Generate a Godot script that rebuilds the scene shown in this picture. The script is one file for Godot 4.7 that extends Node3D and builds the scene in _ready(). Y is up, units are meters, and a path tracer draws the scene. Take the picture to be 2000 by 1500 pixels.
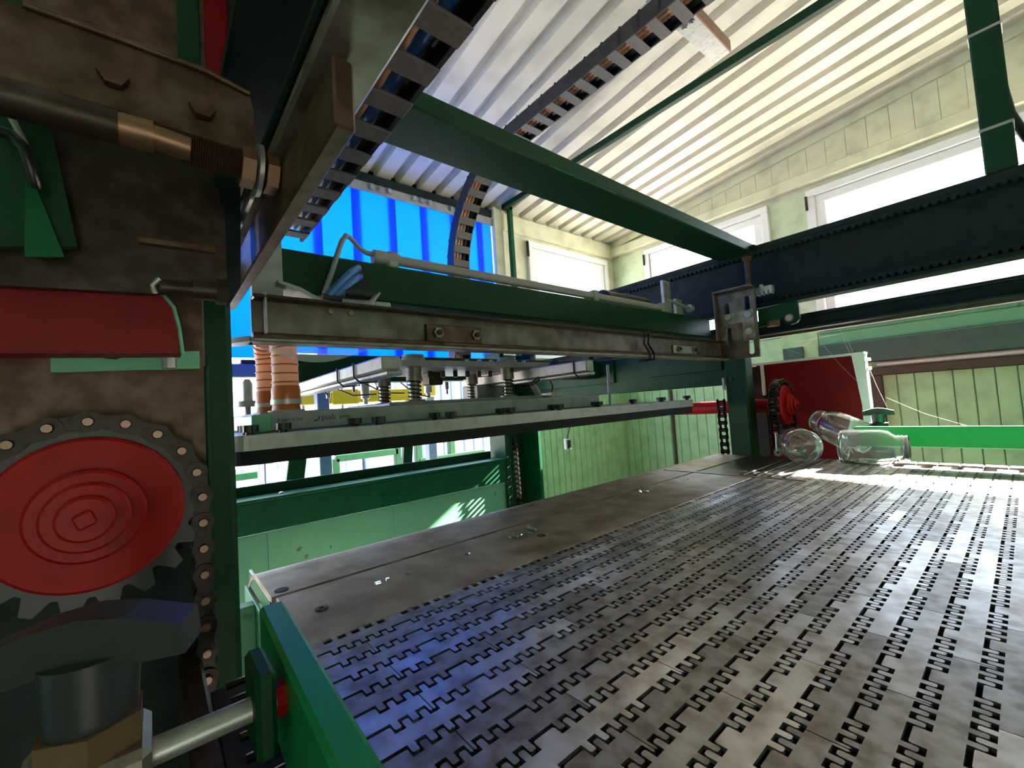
extends Node3D
# Inside a depalletizing machine in a green painted shed. y up, metres; the conveyor belt's top is y = 0.

const FLOOR_Y := -0.95
const WALL_X := 4.0
const WALL_Z := -2.89
const EYE := Vector3(0, 0.3, 0)
const FOCAL := 842.148
# rows: the camera's right, up and back axes written in world axes
const CAM_R := Vector3(0.76819941, -0.06546586, 0.63685468)
const CAM_U := Vector3(0.01758745, 0.99654058, 0.0812253)
const CAM_B := Vector3(-0.63996902, -0.05119657, 0.76669327)

class MB:
	var v := PackedVector3Array()
	var n := PackedVector3Array()
	func tri(a: Vector3, b: Vector3, c: Vector3, na: Vector3, nb: Vector3, nc: Vector3) -> void:
		if (b - a).cross(c - a).dot(na + nb + nc) > 0.0:
			v.append_array([a, c, b]); n.append_array([na, nc, nb])
		else:
			v.append_array([a, b, c]); n.append_array([na, nb, nc])
	func quad(a: Vector3, b: Vector3, c: Vector3, d: Vector3, m: Vector3) -> void:
		tri(a, b, c, m, m, m); tri(a, c, d, m, m, m)
	func box(c: Vector3, s: Vector3, bas := Basis(), bev := 0.0) -> MB:
		var h := s * 0.5
		bev = minf(bev, minf(h.x, minf(h.y, h.z)) * 0.9)
		var e := [Vector3(h.x, 0, 0), Vector3(0, h.y, 0), Vector3(0, 0, h.z)]
		var u := [Vector3(1, 0, 0), Vector3(0, 1, 0), Vector3(0, 0, 1)]
		for a in 3:
			var i := (a + 1) % 3
			var j := (a + 2) % 3
			for sg in [-1.0, 1.0]:
				var o: Vector3 = e[a] * sg
				var p: Vector3 = e[i] - u[i] * bev
				var q: Vector3 = e[j] - u[j] * bev
				quad(c + bas * (o - p - q), c + bas * (o + p - q), c + bas * (o + p + q), c + bas * (o - p + q), bas * (u[a] * sg))
				if bev > 0.0 and true:
					for s2 in [-1.0, 1.0]: # edge between face a*sg and face i*s2, along j
						var m: Vector3 = bas * ((u[a] * sg + u[i] * s2).normalized())
						var p1: Vector3 = e[a] * sg + (e[i] - u[i] * bev) * s2
						var p2: Vector3 = (e[a] - u[a] * bev) * sg + e[i] * s2
						var l: Vector3 = e[j] - u[j] * bev
						quad(c + bas * (p1 - l), c + bas * (p1 + l), c + bas * (p2 + l), c + bas * (p2 - l), m)
		if bev > 0.0:
			for sx in [-1.0, 1.0]:
				for sy in [-1.0, 1.0]:
					for sz in [-1.0, 1.0]:
						var k := Vector3(sx, sy, sz)
						var m2: Vector3 = bas * k.normalized()
						tri(c + bas * (k * Vector3(h.x, h.y - bev, h.z - bev)), c + bas * (k * Vector3(h.x - bev, h.y, h.z - bev)), c + bas * (k * Vector3(h.x - bev, h.y - bev, h.z)), m2, m2, m2)
		return self
	func bx(x0: float, x1: float, y0: float, y1: float, z0: float, z1: float, bev := 0.0) -> MB:
		return box(Vector3(x0 + x1, y0 + y1, z0 + z1) * 0.5, Vector3(absf(x1 - x0), absf(y1 - y0), absf(z1 - z0)), Basis(), bev)
	func side(d: Vector3) -> Vector3:
		return d.cross(Vector3.UP if absf(d.y) < 0.9 else Vector3.RIGHT).normalized()
	func cyl(p: Vector3, q: Vector3, r: float, seg := 14, r2 := -1.0, flat := false) -> MB:
		if r2 < 0.0: r2 = r
		var d := (q - p).normalized()
		var a := side(d)
		var b := d.cross(a)
		for i in seg:
			var t0 := TAU * i / seg
			var t1 := TAU * (i + 1) / seg
			var n0 := a * cos(t0) + b * sin(t0)
			var n1 := a * cos(t1) + b * sin(t1)
			var f0 := n0
			var f1 := n1
			if flat:
				f0 = (n0 + n1).normalized(); f1 = f0
			tri(p + n0 * r, p + n1 * r, q + n1 * r2, f0, f1, f1)
			tri(p + n0 * r, q + n1 * r2, q + n0 * r2, f0, f1, f0)
			tri(p, p + n0 * r, p + n1 * r, -d, -d, -d)
			tri(q, q + n0 * r2, q + n1 * r2, d, d, d)
		return self
	func hex(p: Vector3, d: Vector3, r: float, h: float) -> MB:
		return cyl(p, p + d.normalized() * h, r, 6, r, true)
	func tube(pts: Array, r: float, seg := 8) -> MB:
		var rings := []
		var a := Vector3.ZERO
		for i in pts.size():
			var d: Vector3 = (pts[mini(i + 1, pts.size() - 1)] - pts[maxi(i - 1, 0)]).normalized()
			a = side(d) if i == 0 else (a - d * a.dot(d)).normalized()
			var b := d.cross(a)
			var ring := []
			for k in seg:
				ring.append(a * cos(TAU * k / seg) + b * sin(TAU * k / seg))
			rings.append(ring)
			if i == 0 or i == pts.size() - 1:
				var m := d if i > 0 else -d
				for k in seg:
					tri(pts[i], pts[i] + ring[k] * r, pts[i] + ring[(k + 1) % seg] * r, m, m, m)
		for i in pts.size() - 1:
			for k in seg:
				var k2 := (k + 1) % seg
				tri(pts[i] + rings[i][k] * r, pts[i] + rings[i][k2] * r, pts[i + 1] + rings[i + 1][k2] * r, rings[i][k], rings[i][k2], rings[i + 1][k2])
				tri(pts[i] + rings[i][k] * r, pts[i + 1] + rings[i + 1][k2] * r, pts[i + 1] + rings[i + 1][k] * r, rings[i][k], rings[i + 1][k2], rings[i + 1][k])
		return self
	func lathe(o: Vector3, axis: Vector3, prof: Array, seg := 24, smooth := false) -> MB:
		var d := axis.normalized()
		var a := side(d)
		var b := d.cross(a)
		var nn := []
		for i in prof.size() - 1:
			var e: Vector2 = prof[i + 1] - prof[i]
			nn.append(Vector2(e.y, -e.x).normalized())
		for i in prof.size() - 1:
			var m0: Vector2 = nn[i]
			var m1: Vector2 = nn[i]
			if smooth:
				if i > 0: m0 = (nn[i] + nn[i - 1]).normalized()
				if i < nn.size() - 1: m1 = (nn[i] + nn[i + 1]).normalized()
			var p: Vector2 = prof[i]
			var q: Vector2 = prof[i + 1]
			for k in seg:
				var t0 := TAU * k / seg
				var t1 := TAU * (k + 1) / seg
				var r0 := a * cos(t0) + b * sin(t0)
				var r1 := a * cos(t1) + b * sin(t1)
				var A := o + r0 * p.x + d * p.y
				var B := o + r1 * p.x + d * p.y
				var C := o + r1 * q.x + d * q.y
				var D := o + r0 * q.x + d * q.y
				if p.x > 1e-6: tri(A, B, C, r0 * m0.x + d * m0.y, r1 * m0.x + d * m0.y, r1 * m1.x + d * m1.y)
				if q.x > 1e-6: tri(A, C, D, r0 * m0.x + d * m0.y, r1 * m1.x + d * m1.y, r0 * m1.x + d * m1.y)
		return self
	func prism(poly: PackedVector2Array, fr: Transform3D, depth: float) -> MB:
		var area := 0.0
		for i in poly.size():
			area += poly[i].cross(poly[(i + 1) % poly.size()])
		var idx := Geometry2D.triangulate_polygon(poly)
		var z := fr.basis.z.normalized()
		var up := fr.basis.z * depth
		for k in range(0, idx.size(), 3):
			var a := fr * Vector3(poly[idx[k]].x, poly[idx[k]].y, 0)
			var b := fr * Vector3(poly[idx[k + 1]].x, poly[idx[k + 1]].y, 0)
			var c := fr * Vector3(poly[idx[k + 2]].x, poly[idx[k + 2]].y, 0)
			tri(a, b, c, -z, -z, -z); tri(a + up, b + up, c + up, z, z, z)
		for i in poly.size():
			var p := poly[i]
			var q := poly[(i + 1) % poly.size()]
			var e := q - p
			var m2 := Vector2(e.y, -e.x).normalized() * signf(area)
			var m := (fr.basis * Vector3(m2.x, m2.y, 0)).normalized()
			var a2 := fr * Vector3(p.x, p.y, 0)
			var b2 := fr * Vector3(q.x, q.y, 0)
			quad(a2, b2, b2 + up, a2 + up, m)
		return self
	func mesh(minus := Vector3.ZERO) -> ArrayMesh:
		if minus != Vector3.ZERO:
			for i in v.size(): v[i] -= minus
		var arr := []
		arr.resize(Mesh.ARRAY_MAX)
		arr[Mesh.ARRAY_VERTEX] = v
		arr[Mesh.ARRAY_NORMAL] = n
		var m := ArrayMesh.new()
		m.add_surface_from_arrays(Mesh.PRIMITIVE_TRIANGLES, arr)
		return m

var M := {}
var taken := {}
var rng := RandomNumberGenerator.new()

# ---- pixel (2000 x 1500 photograph) to a point on a plane that the thing touches
func look(x: float, y: float) -> Vector3:
	return CAM_R * ((x - 1000.0) / FOCAL) + CAM_U * (-(y - 750.0) / FOCAL) - CAM_B
func at_x(x: float, y: float, X: float) -> Vector3:
	var d := look(x, y); return EYE + d * (X / d.x)
func at_y(x: float, y: float, Y: float) -> Vector3:
	var d := look(x, y); return EYE + d * ((Y - EYE.y) / d.y)
func at_z(x: float, y: float, Z: float) -> Vector3:
	var d := look(x, y); return EYE + d * (Z / d.z)

func numbered(called: String) -> String:
	taken[called] = taken.get(called, -1) + 1
	return called if taken[called] == 0 else "%s_%03d" % [called, taken[called]]
func thing(called: String, label: String, category: String, at := Vector3.ZERO, group := "") -> Node3D:
	var o := Node3D.new()
	o.name = numbered(called)
	add_child(o, true)
	o.position = at
	o.set_meta("label", label); o.set_meta("category", category)
	if group: o.set_meta("group", group)
	return o
func setting(called: String, at := Vector3.ZERO) -> Node3D:
	var o := Node3D.new()
	o.name = called
	add_child(o, true)
	o.position = at
	o.set_meta("kind", "structure")
	return o
func base_of(o: Node) -> Vector3:
	var p := Vector3.ZERO
	while o is Node3D and o != self:
		p += (o as Node3D).position
		o = o.get_parent()
	return p
# a part whose mesh was drawn in world axes
func part(owner_node: Node3D, called: String, mb: MB, mat: String, label := "") -> MeshInstance3D:
	var o := MeshInstance3D.new()
	o.name = called
	o.mesh = mb.mesh(base_of(owner_node))
	o.material_override = M[mat]
	owner_node.add_child(o, true)
	if label: o.set_meta("label", label)
	return o
# a part that shares a mesh drawn in its own axes
func piece(owner_node: Node3D, called: String, mesh: Mesh, mat: String, tr: Transform3D) -> MeshInstance3D:
	var o := MeshInstance3D.new()
	o.name = called
	o.mesh = mesh
	o.material_override = M[mat]
	tr.origin -= base_of(owner_node)
	o.transform = tr
	owner_node.add_child(o, true)
	return o
func mono(called: String, label: String, category: String, mb: MB, mat: String, at := Vector3.ZERO, group := "") -> MeshInstance3D:
	var o := MeshInstance3D.new()
	o.name = numbered(called)
	o.mesh = mb.mesh(at)
	o.material_override = M[mat]
	add_child(o, true)
	o.position = at
	o.set_meta("label", label); o.set_meta("category", category)
	if group: o.set_meta("group", group)
	return o

func noise_tex(seed_no: int, freq: float, stops: Array, size := 512, kind := FastNoiseLite.TYPE_SIMPLEX_SMOOTH, normal := 0.0, octaves := 4) -> NoiseTexture2D:
	var f := FastNoiseLite.new()
	f.seed = seed_no; f.noise_type = kind; f.frequency = freq; f.fractal_octaves = octaves
	var t := NoiseTexture2D.new()
	t.width = size; t.height = size; t.seamless = true; t.noise = f
	if normal > 0.0:
		t.as_normal_map = true; t.bump_strength = normal
	elif stops.size():
		var g := Gradient.new()
		g.offsets = PackedFloat32Array(); g.colors = PackedColorArray()
		var offs := PackedFloat32Array()
		var cols := PackedColorArray()
		for s in stops:
			offs.append(s[0]); cols.append(s[1])
		g.offsets = offs; g.colors = cols
		t.color_ramp = g
	return t
func mat(called: String, col: Color, rough: float, metal := 0.0, tex: Texture2D = null, scale := 2.0, rough_tex: Texture2D = null, bump: Texture2D = null, bump_cm := 0.1) -> StandardMaterial3D:
	var m := StandardMaterial3D.new()
	m.resource_name = called
	m.albedo_color = col; m.roughness = rough; m.metallic = metal
	if tex: m.albedo_texture = tex
	if rough_tex: m.roughness_texture = rough_tex
	if bump:
		m.heightmap_enabled = true; m.heightmap_texture = bump; m.heightmap_scale = bump_cm
	if tex or rough_tex or bump:
		m.uv1_triplanar = true; m.uv1_world_triplanar = true; m.uv1_scale = Vector3.ONE * scale
	M[called] = m
	return m
func g(x: float) -> Color:
	return Color(x, x, x)
func make_materials() -> void:
	var blot := noise_tex(3, 0.012, [[0.0, g(0.84)], [0.5, g(0.96)], [1.0, g(1.0)]])
	var grime := noise_tex(11, 0.02, [[0.0, g(0.62)], [0.5, g(0.9)], [1.0, g(1.0)]])
	var rgh := noise_tex(21, 0.03, [[0.0, g(0.86)], [0.5, g(0.93)], [1.0, g(1.0)]])
	var stain := noise_tex(31, 0.011, [[0.0, Color(0.68, 0.63, 0.585)], [0.4, Color(0.85, 0.825, 0.80)], [0.65, Color(0.94, 0.93, 0.92)], [1.0, Color(1, 1, 1)]])
	var rust := noise_tex(41, 0.016, [[0.0, Color(0.60, 0.47, 0.38)], [0.45, Color(0.78, 0.68, 0.61)], [0.75, Color(0.93, 0.88, 0.84)], [1.0, Color(1, 1, 1)]])
	var chips := noise_tex(51, 0.03, [[0.0, Color(0.55, 0.52, 0.46)], [0.10, Color(0.7, 0.68, 0.6)], [0.15, Color(0.97, 0.98, 0.97)], [1.0, Color(0.92, 0.95, 0.93)]])
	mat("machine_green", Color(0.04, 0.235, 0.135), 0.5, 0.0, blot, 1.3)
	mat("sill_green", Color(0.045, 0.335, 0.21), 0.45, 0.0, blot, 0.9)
	mat("rail_dark", Color(0.10, 0.16, 0.155), 0.55, 0.0, grime, 1.5)
	mat("wall_green", Color(0.66, 0.85, 0.66), 0.5, 0.0, blot, 0.9)
	mat("wall_pale", Color(0.82, 0.89, 0.76), 0.5, 0.0, blot, 0.8)
	mat("wall_cream", Color(0.90, 0.90, 0.79), 0.5, 0.0, blot, 0.7)
	mat("panel_green", Color(0.42, 0.68, 0.54), 0.5, 0.0, chips, 0.5)
	mat("trim_teal", Color(0.22, 0.36, 0.34), 0.5, 0.0, blot, 1.0)
	mat("trim_brown", Color(0.26, 0.23, 0.19), 0.6, 0.0, blot, 1.0)
	mat("roof_sheet", Color(0.85, 0.83, 0.77), 0.5, 0.0, blot, 0.5)
	mat("pvc", Color(0.95, 0.96, 0.97), 0.3)
	mat("concrete", Color(0.55, 0.54, 0.52), 0.85, 0.0, grime, 0.6)
	mat("yard", Color(0.72, 0.70, 0.67), 0.9, 0.0, blot, 0.3)
	mat("belt_a", Color(0.72, 0.715, 0.715), 0.39, 0.9, stain, 4.0, rgh)
	mat("belt_b", Color(0.63, 0.622, 0.62), 0.43, 0.9, stain, 5.3, rgh)
	mat("belt_c", Color(0.83, 0.83, 0.84), 0.36, 0.9, stain, 3.1, rgh)
	mat("belt_under", Color(0.05, 0.045, 0.04), 0.7)
	mat("plate_steel", Color(0.66, 0.61, 0.55), 0.52, 0.6, stain, 1.6, rgh)
	mat("plate_dark", Color(0.26, 0.21, 0.17), 0.36, 0.5, stain, 2.2, rgh)
	mat("steel", Color(0.60, 0.58, 0.55), 0.42, 0.6, stain, 3.0, rgh)
	mat("steel_mid", Color(0.48, 0.455, 0.43), 0.44, 0.6, stain, 2.2, rgh)
	mat("steel_dark", Color(0.28, 0.255, 0.24), 0.5, 0.5, rust, 3.0, rgh)
	mat("steel_rusty", Color(0.42, 0.345, 0.295), 0.5, 0.4, rust, 2.5, rgh)
	mat("zinc", Color(0.70, 0.70, 0.69), 0.4, 0.6, blot, 4.0)
	mat("alum", Color(0.70, 0.69, 0.68), 0.42, 0.5, blot, 3.0)
	mat("grey_paint", Color(0.62, 0.63, 0.63), 0.45, 0.0, blot, 2.0)
	mat("chain_steel", Color(0.17, 0.155, 0.14), 0.36, 0.8, grime, 8.0)
	mat("chain_pin", Color(0.42, 0.35, 0.31), 0.3, 0.85)
	mat("chain_black", Color(0.12, 0.12, 0.125), 0.45, 0.0, blot, 6.0)
	mat("link_grey", Color(0.38, 0.37, 0.36), 0.5, 0.0, blot, 6.0)
	mat("black_plastic", Color(0.055, 0.055, 0.06), 0.4)
	mat("knob_plastic", Color(0.17, 0.17, 0.19), 0.42)
	mat("foam", Color(0.03, 0.03, 0.033), 0.8)
	mat("red_paint", Color(0.50, 0.055, 0.075), 0.5, 0.0, blot, 2.0)
	mat("red_bright", Color(0.64, 0.05, 0.055), 0.45, 0.0, blot, 3.0)
	mat("guide_green", Color(0.015, 0.53, 0.29), 0.34)
	M["guide_green"].backlight_enabled = true
	M["guide_green"].backlight = Color(0.0, 0.4, 0.17)
	mat("conduit", Color(0.60, 0.59, 0.57), 0.45)
	mat("cable_grey", Color(0.52, 0.55, 0.57), 0.4)
	mat("hose_blue", Color(0.25, 0.45, 0.72), 0.3)
	mat("hose_tan", Color(0.80, 0.60, 0.46), 0.35)
	mat("hose_wall", Color(0.93, 0.80, 0.70), 0.3)
	M["hose_wall"].backlight_enabled = true
	M["hose_wall"].backlight = Color(1.0, 0.80, 0.66)
	mat("hose_orange", Color(0.72, 0.36, 0.14), 0.35)
	mat("yellow", Color(0.88, 0.72, 0.06), 0.45)
	mat("brass", Color(0.56, 0.43, 0.34), 0.42, 0.6, blot, 6.0)
	mat("bluegrey", Color(0.36, 0.42, 0.56), 0.5)
	mat("container", Color(0.62, 0.68, 0.80), 0.5)
	mat("white_paint", Color(0.90, 0.91, 0.92), 0.4)
	mat("cobweb", Color(0.85, 0.85, 0.82), 0.6)
	mat("ink", Color(0.10, 0.10, 0.11), 0.5)
	mat("door_green", Color(0.55, 0.80, 0.55), 0.5, 0.0, blot, 0.8)
	for k in ["machine_green", "sill_green", "red_paint", "red_bright", "rail_dark"]:
		M[k].metallic_specular = 0.32
	var tarp := mat("tarp", Color(0.02, 0.20, 0.75), 0.35)
	tarp.backlight_enabled = true
	tarp.backlight = Color(0.0, 0.43, 0.98)
	var pane := mat("pane", Color(0.95, 0.98, 1.0, 0.04), 0.02)
	pane.transparency = BaseMaterial3D.TRANSPARENCY_ALPHA
	var film := mat("film", Color(0.92, 0.93, 0.95, 0.35), 0.12)
	film.transparency = BaseMaterial3D.TRANSPARENCY_ALPHA
	var gl := mat("glass", Color(0.93, 0.97, 0.95, 0.03), 0.02)
	gl.transparency = BaseMaterial3D.TRANSPARENCY_ALPHA
	gl.refraction_enabled = true
	gl.refraction_scale = 0.05

func roof_y(z: float) -> float:
	return 2.03 + 0.11 * (z - (-2.87))

func _ready() -> void:
	rng.seed = 7
	# ---- camera, sky, sun, exposure
	var cam := Camera3D.new()
	cam.name = "camera"
	cam.fov = rad_to_deg(2.0 * atan(750.0 / FOCAL))
	cam.near = 0.01
	cam.far = 300.0
	add_child(cam)
	cam.transform = Transform3D(Basis(CAM_R, CAM_U, CAM_B).orthonormalized(), EYE)
	var env := Environment.new()
	env.background_mode = Environment.BG_SKY
	var sky := Sky.new()
	var sm := ProceduralSkyMaterial.new()
	sm.sky_top_color = Color(0.80, 0.88, 0.98)
	sm.sky_horizon_color = Color(0.94, 0.97, 1.0)
	sm.ground_horizon_color = Color(0.85, 0.86, 0.86)
	sm.ground_bottom_color = Color(0.6, 0.6, 0.58)
	sm.sky_energy_multiplier = 1.6
	sky.sky_material = sm
	env.sky = sky
	env.tonemap_mode = Environment.TONE_MAPPER_LINEAR
	env.tonemap_exposure = 2.75
	env.sdfgi_enabled = true
	env.ssao_enabled = true
	env.ssil_enabled = true
	var we := WorldEnvironment.new()
	we.name = "environment"
	we.environment = env
	add_child(we)
	var sun := DirectionalLight3D.new()
	sun.name = "sun"
	sun.light_color = Color(1.0, 0.96, 0.9)
	sun.light_energy = 17.0
	sun.light_angular_distance = 0.5
	sun.shadow_enabled = true
	add_child(sun)
	sun.look_at_from_position(Vector3.ZERO, Vector3(-1.0, -0.6, -0.15), Vector3.UP)
	make_materials()
	build_shell()
	build_yard()
	build_frame()
	build_conveyor()
	build_carriage()
	build_gripper()
	build_lift()
	build_near_side()
	build_far_side()
	build_cable_chains()
	build_small_things()

# ---------------------------------------------------------------- the shed
func build_window(called: String, along_z: bool, plane: float, a0: float, a1: float, y0: float, y1: float, mid := -99.0) -> void:
	var w := setting(called, Vector3.ZERO)
	var f := 0.055
	var s := 0.062
	# outer frame then sash then glass; d goes into the room
	var put := func(u0: float, u1: float, v0: float, v1: float, d0: float, d1: float) -> MB:
		if along_z: return MB.new().bx(plane - d1, plane - d0, v0, v1, u0, u1, 0.004)
		return MB.new().bx(u0, u1, v0, v1, plane + d0, plane + d1, 0.004)
	part(w, "frame", put.call(a0, a1, y1 - f, y1, -0.08, 0.03), "pvc")
	part(w, "frame", put.call(a0, a1, y0, y0 + f, -0.08, 0.03), "pvc")
	part(w, "frame", put.call(a0, a0 + f, y0 + f, y1 - f, -0.08, 0.03), "pvc")
	part(w, "frame", put.call(a1 - f, a1, y0 + f, y1 - f, -0.08, 0.03), "pvc")
	var spans := [[a0 + f, a1 - f]] if mid < -90.0 else [[a0 + f, mid - 0.03], [mid + 0.03, a1 - f]]
	if mid > -90.0:
		part(w, "mullion", put.call(mid - 0.03, mid + 0.03, y0 + f, y1 - f, -0.08, 0.02), "pvc")
	for sp in spans:
		var b0: float = sp[0] + 0.004
		var b1: float = sp[1] - 0.004
		var c0 := y0 + f + 0.004
		var c1 := y1 - f - 0.004
		part(w, "sash", put.call(b0, b1, c1 - s, c1, -0.05, 0.012), "pvc")
		part(w, "sash", put.call(b0, b1, c0, c0 + s, -0.05, 0.012), "pvc")
		part(w, "sash", put.call(b0, b0 + s, c0 + s, c1 - s, -0.05, 0.012), "pvc")
		part(w, "sash", put.call(b1 - s, b1, c0 + s, c1 - s, -0.05, 0.012), "pvc")
		var gq := MB.new()
		if along_z: gq.quad(Vector3(plane + 0.02, c0 + s, b0 + s), Vector3(plane + 0.02, c0 + s, b1 - s), Vector3(plane + 0.02, c1 - s, b1 - s), Vector3(plane + 0.02, c1 - s, b0 + s), Vector3(-1, 0, 0))
		else: gq.quad(Vector3(b0 + s, c0 + s, plane - 0.02), Vector3(b1 - s, c0 + s, plane - 0.02), Vector3(b1 - s, c1 - s, plane - 0.02), Vector3(b0 + s, c1 - s, plane - 0.02), Vector3(0, 0, 1))
		part(w, "pane", gq, "pane")
	# hinge
	var hu := a0 + 0.006
	if along_z: part(w, "hinge", MB.new().cyl(Vector3(plane - 0.04, y1 - 0.16, hu), Vector3(plane - 0.04, y1 - 0.05, hu), 0.009, 8), "steel_dark")
	else: part(w, "hinge", MB.new().cyl(Vector3(hu - 0.02, y1 - 0.16, plane + 0.04), Vector3(hu - 0.02, y1 - 0.02, plane + 0.04), 0.012, 8), "steel_dark")

func build_shell() -> void:
	var fl := setting("floor", Vector3(1, FLOOR_Y, 0))
	part(fl, "slab", MB.new().bx(-2.7, 4.1, FLOOR_Y - 0.15, FLOOR_Y, -3.0, 3.1), "concrete")
	# roof: corrugated sheets seen from below, a deck above them, an overhang with a fascia towards the sunny side
	var ce := setting("ceiling", Vector3(1, 2.3, 0))
	var p := 0.1715
	var z0 := -3.15
	var z1 := 3.1
	var sheet := 0
	var k := -30
	while 2.611 + k * p < 4.85:
		var mb := MB.new()
		for i in 6:
			var xg := 2.611 + (k + i) * p
			var xs := [xg - p * 0.5, xg - 0.033, xg - 0.02, xg + 0.02, xg + 0.033, xg + p * 0.5]
			var ys := [0.0, 0.0, 0.045, 0.045, 0.0, 0.0]
			for j in 5:
				var a := Vector3(xs[j], roof_y(z0) + ys[j], z0)
				var b := Vector3(xs[j + 1], roof_y(z0) + ys[j + 1], z0)
				var c := Vector3(xs[j + 1], roof_y(z1) + ys[j + 1], z1)
				var d := Vector3(xs[j], roof_y(z1) + ys[j], z1)
				var nrm := (b - a).cross(d - a).normalized()
				if nrm.y > 0: nrm = -nrm
				mb.quad(a, b, c, d, nrm)
		part(ce, "roof_sheet", mb, "roof_sheet")
		# a row of screws in one groove of the sheet
		for zz in [-2.55, -1.75, -0.95]:
			var xg2 := 2.611 + (k + 1) * p
			if xg2 > 0.9 and xg2 < 4.0:
				part(ce, "screw", MB.new().hex(Vector3(xg2, roof_y(zz) + 0.045, zz), Vector3(0, -1, 0), 0.010, 0.014), "zinc")
		k += 6
		sheet += 1
	var deck := MB.new()
	var dk := PackedVector2Array([Vector2(z0, roof_y(z0) + 0.05), Vector2(z1, roof_y(z1) + 0.05), Vector2(z1, roof_y(z1) + 0.12), Vector2(z0, roof_y(z0) + 0.12)])
	deck.prism(dk, Transform3D(Basis(Vector3(0, 0, 1), Vector3(0, 1, 0), Vector3(-1, 0, 0)), Vector3(4.92, 0, 0)), 7.8)
	part(ce, "roof_deck", deck, "roof_sheet")
	var fa := MB.new()
	fa.prism(PackedVector2Array([Vector2(-3.15, 1.985), Vector2(3.1, 1.985), Vector2(3.1, roof_y(3.1) + 0.05), Vector2(-3.15, roof_y(-3.15) + 0.05)]), Transform3D(Basis(Vector3(0, 0, 1), Vector3(0, 1, 0), Vector3(-1, 0, 0)), Vector3(4.92, 0, 0)), 0.02)
	part(ce, "fascia", fa, "white_paint")

	# right wall with high windows
	var wr := setting("wall_right", Vector3(WALL_X, FLOOR_Y, 0))
	var wy0 := 0.72
	var wy1 := 1.835
	var wins := [[-2.477, -1.287, -99.0], [-1.014, 0.75, -99.0], [1.0, 2.4, -99.0]]
	part(wr, "wall_panel", MB.new().bx(4.0, 4.1, FLOOR_Y, wy0, -3.0, 3.1), "wall_green")
	part(wr, "wall_panel", MB.new().bx(4.0, 4.1, wy1, 2.75, -3.0, 3.1), "wall_cream")
	var zs := [-3.0, -2.477, -1.287, -1.014, 0.75, 1.0, 2.4, 3.1]
	for i in [0, 2, 4, 6]:
		part(wr, "wall_panel", MB.new().bx(4.0, 4.1, wy0, wy1, zs[i], zs[i + 1]), "wall_pale")
	# tongue and groove boards of the lower wall
	var bz := -2.88
	var bi := 0
	while bz < 1.2:
		part(wr, "board", MB.new().bx(3.978, 4.0, FLOOR_Y, 0.36, bz + 0.002, bz + 0.0895, 0.004), "wall_green")
		bz += 0.0915
		bi += 1
	# sheets between the rail and the windows
	part(wr, "sheet", MB.new().bx(3.985, 4.0, 0.61, 0.695, -1.02, 1.6, 0.002), "panel_green")
	part(wr, "sheet", MB.new().bx(3.985, 4.0, 0.70, 0.72 , -1.02, 1.6, 0.001), "panel_green")
	part(wr, "sheet", MB.new().bx(3.985, 4.0, 0.37, 0.716, -2.87, -1.03, 0.002), "wall_green")
	# gable: ledge and short boards that step up with the roof
	part(wr, "ledge", MB.new().bx(3.93, 4.0, 1.875, 1.965, -2.88, 3.0, 0.006), "wall_cream")
	bz = -1.98
	while bz < 0.9:
		var top := roof_y(bz + 0.05) - 0.06
		if top > 2.0:
			part(wr, "gable_board", MB.new().bx(3.975, 4.0, 1.965, top, bz, bz + 0.1235, 0.0015), "wall_cream")
		bz += 0.125
	part(wr, "cornice", MB.new().prism(PackedVector2Array([Vector2(-2.87, roof_y(-2.87) - 0.07), Vector2(3.0, roof_y(3.0) - 0.07), Vector2(3.0, roof_y(3.0) + 0.03), Vector2(-2.87, roof_y(-2.87) + 0.03)]), Transform3D(Basis(Vector3(0, 0, 1), Vector3(0, 1, 0), Vector3(-1, 0, 0)), Vector3(4.0, 0, 0)), 0.045), "wall_cream")
	for i in wins.size():
		build_window("window_%d" % (i + 1), true, WALL_X, wins[i][0], wins[i][1], wy0, wy1, wins[i][2])
	# dark rails along the wall
	part(setting("trim_1", Vector3(3.9, 0.5, 0)), "channel", MB.new().bx(3.92, 3.985, 0.445, 0.605, -1.02, 1.6, 0.006), "trim_teal")
	part(setting("trim_2", Vector3(3.9, 0.38, 0)), "rail", MB.new().bx(3.93, 3.985, 0.345, 0.405, -0.72, 1.6, 0.006), "trim_brown")
	part(setting("trim_3", Vector3(3.93, FLOOR_Y, -0.7)), "post", MB.new().bx(3.93, 3.978, FLOOR_Y, 0.345, -0.725, -0.665, 0.004), "trim_brown")
	part(setting("trim_4", Vector3(3.95, 0.42, 0)), "duct", MB.new().bx(3.945, 3.985, 0.412, 0.438, -0.69, 1.6, 0.01), "white_paint")
	part(setting("trim_5", Vector3(3.96, 0.42, -1.3)), "edge_strip", MB.new().bx(3.955, 3.985, 0.40, 0.62, -1.27, -1.13, 0.003), "trim_teal")
	part(setting("trim_6", Vector3(3.96, FLOOR_Y, -1.75)), "edge_strip", MB.new().bx(3.955, 3.978, FLOOR_Y, 0.36, -2.31, -2.285, 0.003), "trim_brown")

	# back wall, right of the curtain doorway
	var wb := setting("wall_back", Vector3(3.2, FLOOR_Y, WALL_Z))
	part(wb, "wall_panel", MB.new().bx(2.36, 4.0, FLOOR_Y, wy0, -3.0, WALL_Z), "wall_green")
	part(wb, "wall_panel", MB.new().bx(2.36, 2.69, wy0, 2.2, -3.0, WALL_Z), "wall_cream")
	part(wb, "wall_panel", MB.new().bx(3.87, 4.0, wy0, 2.2, -3.0, WALL_Z), "wall_cream")
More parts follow.
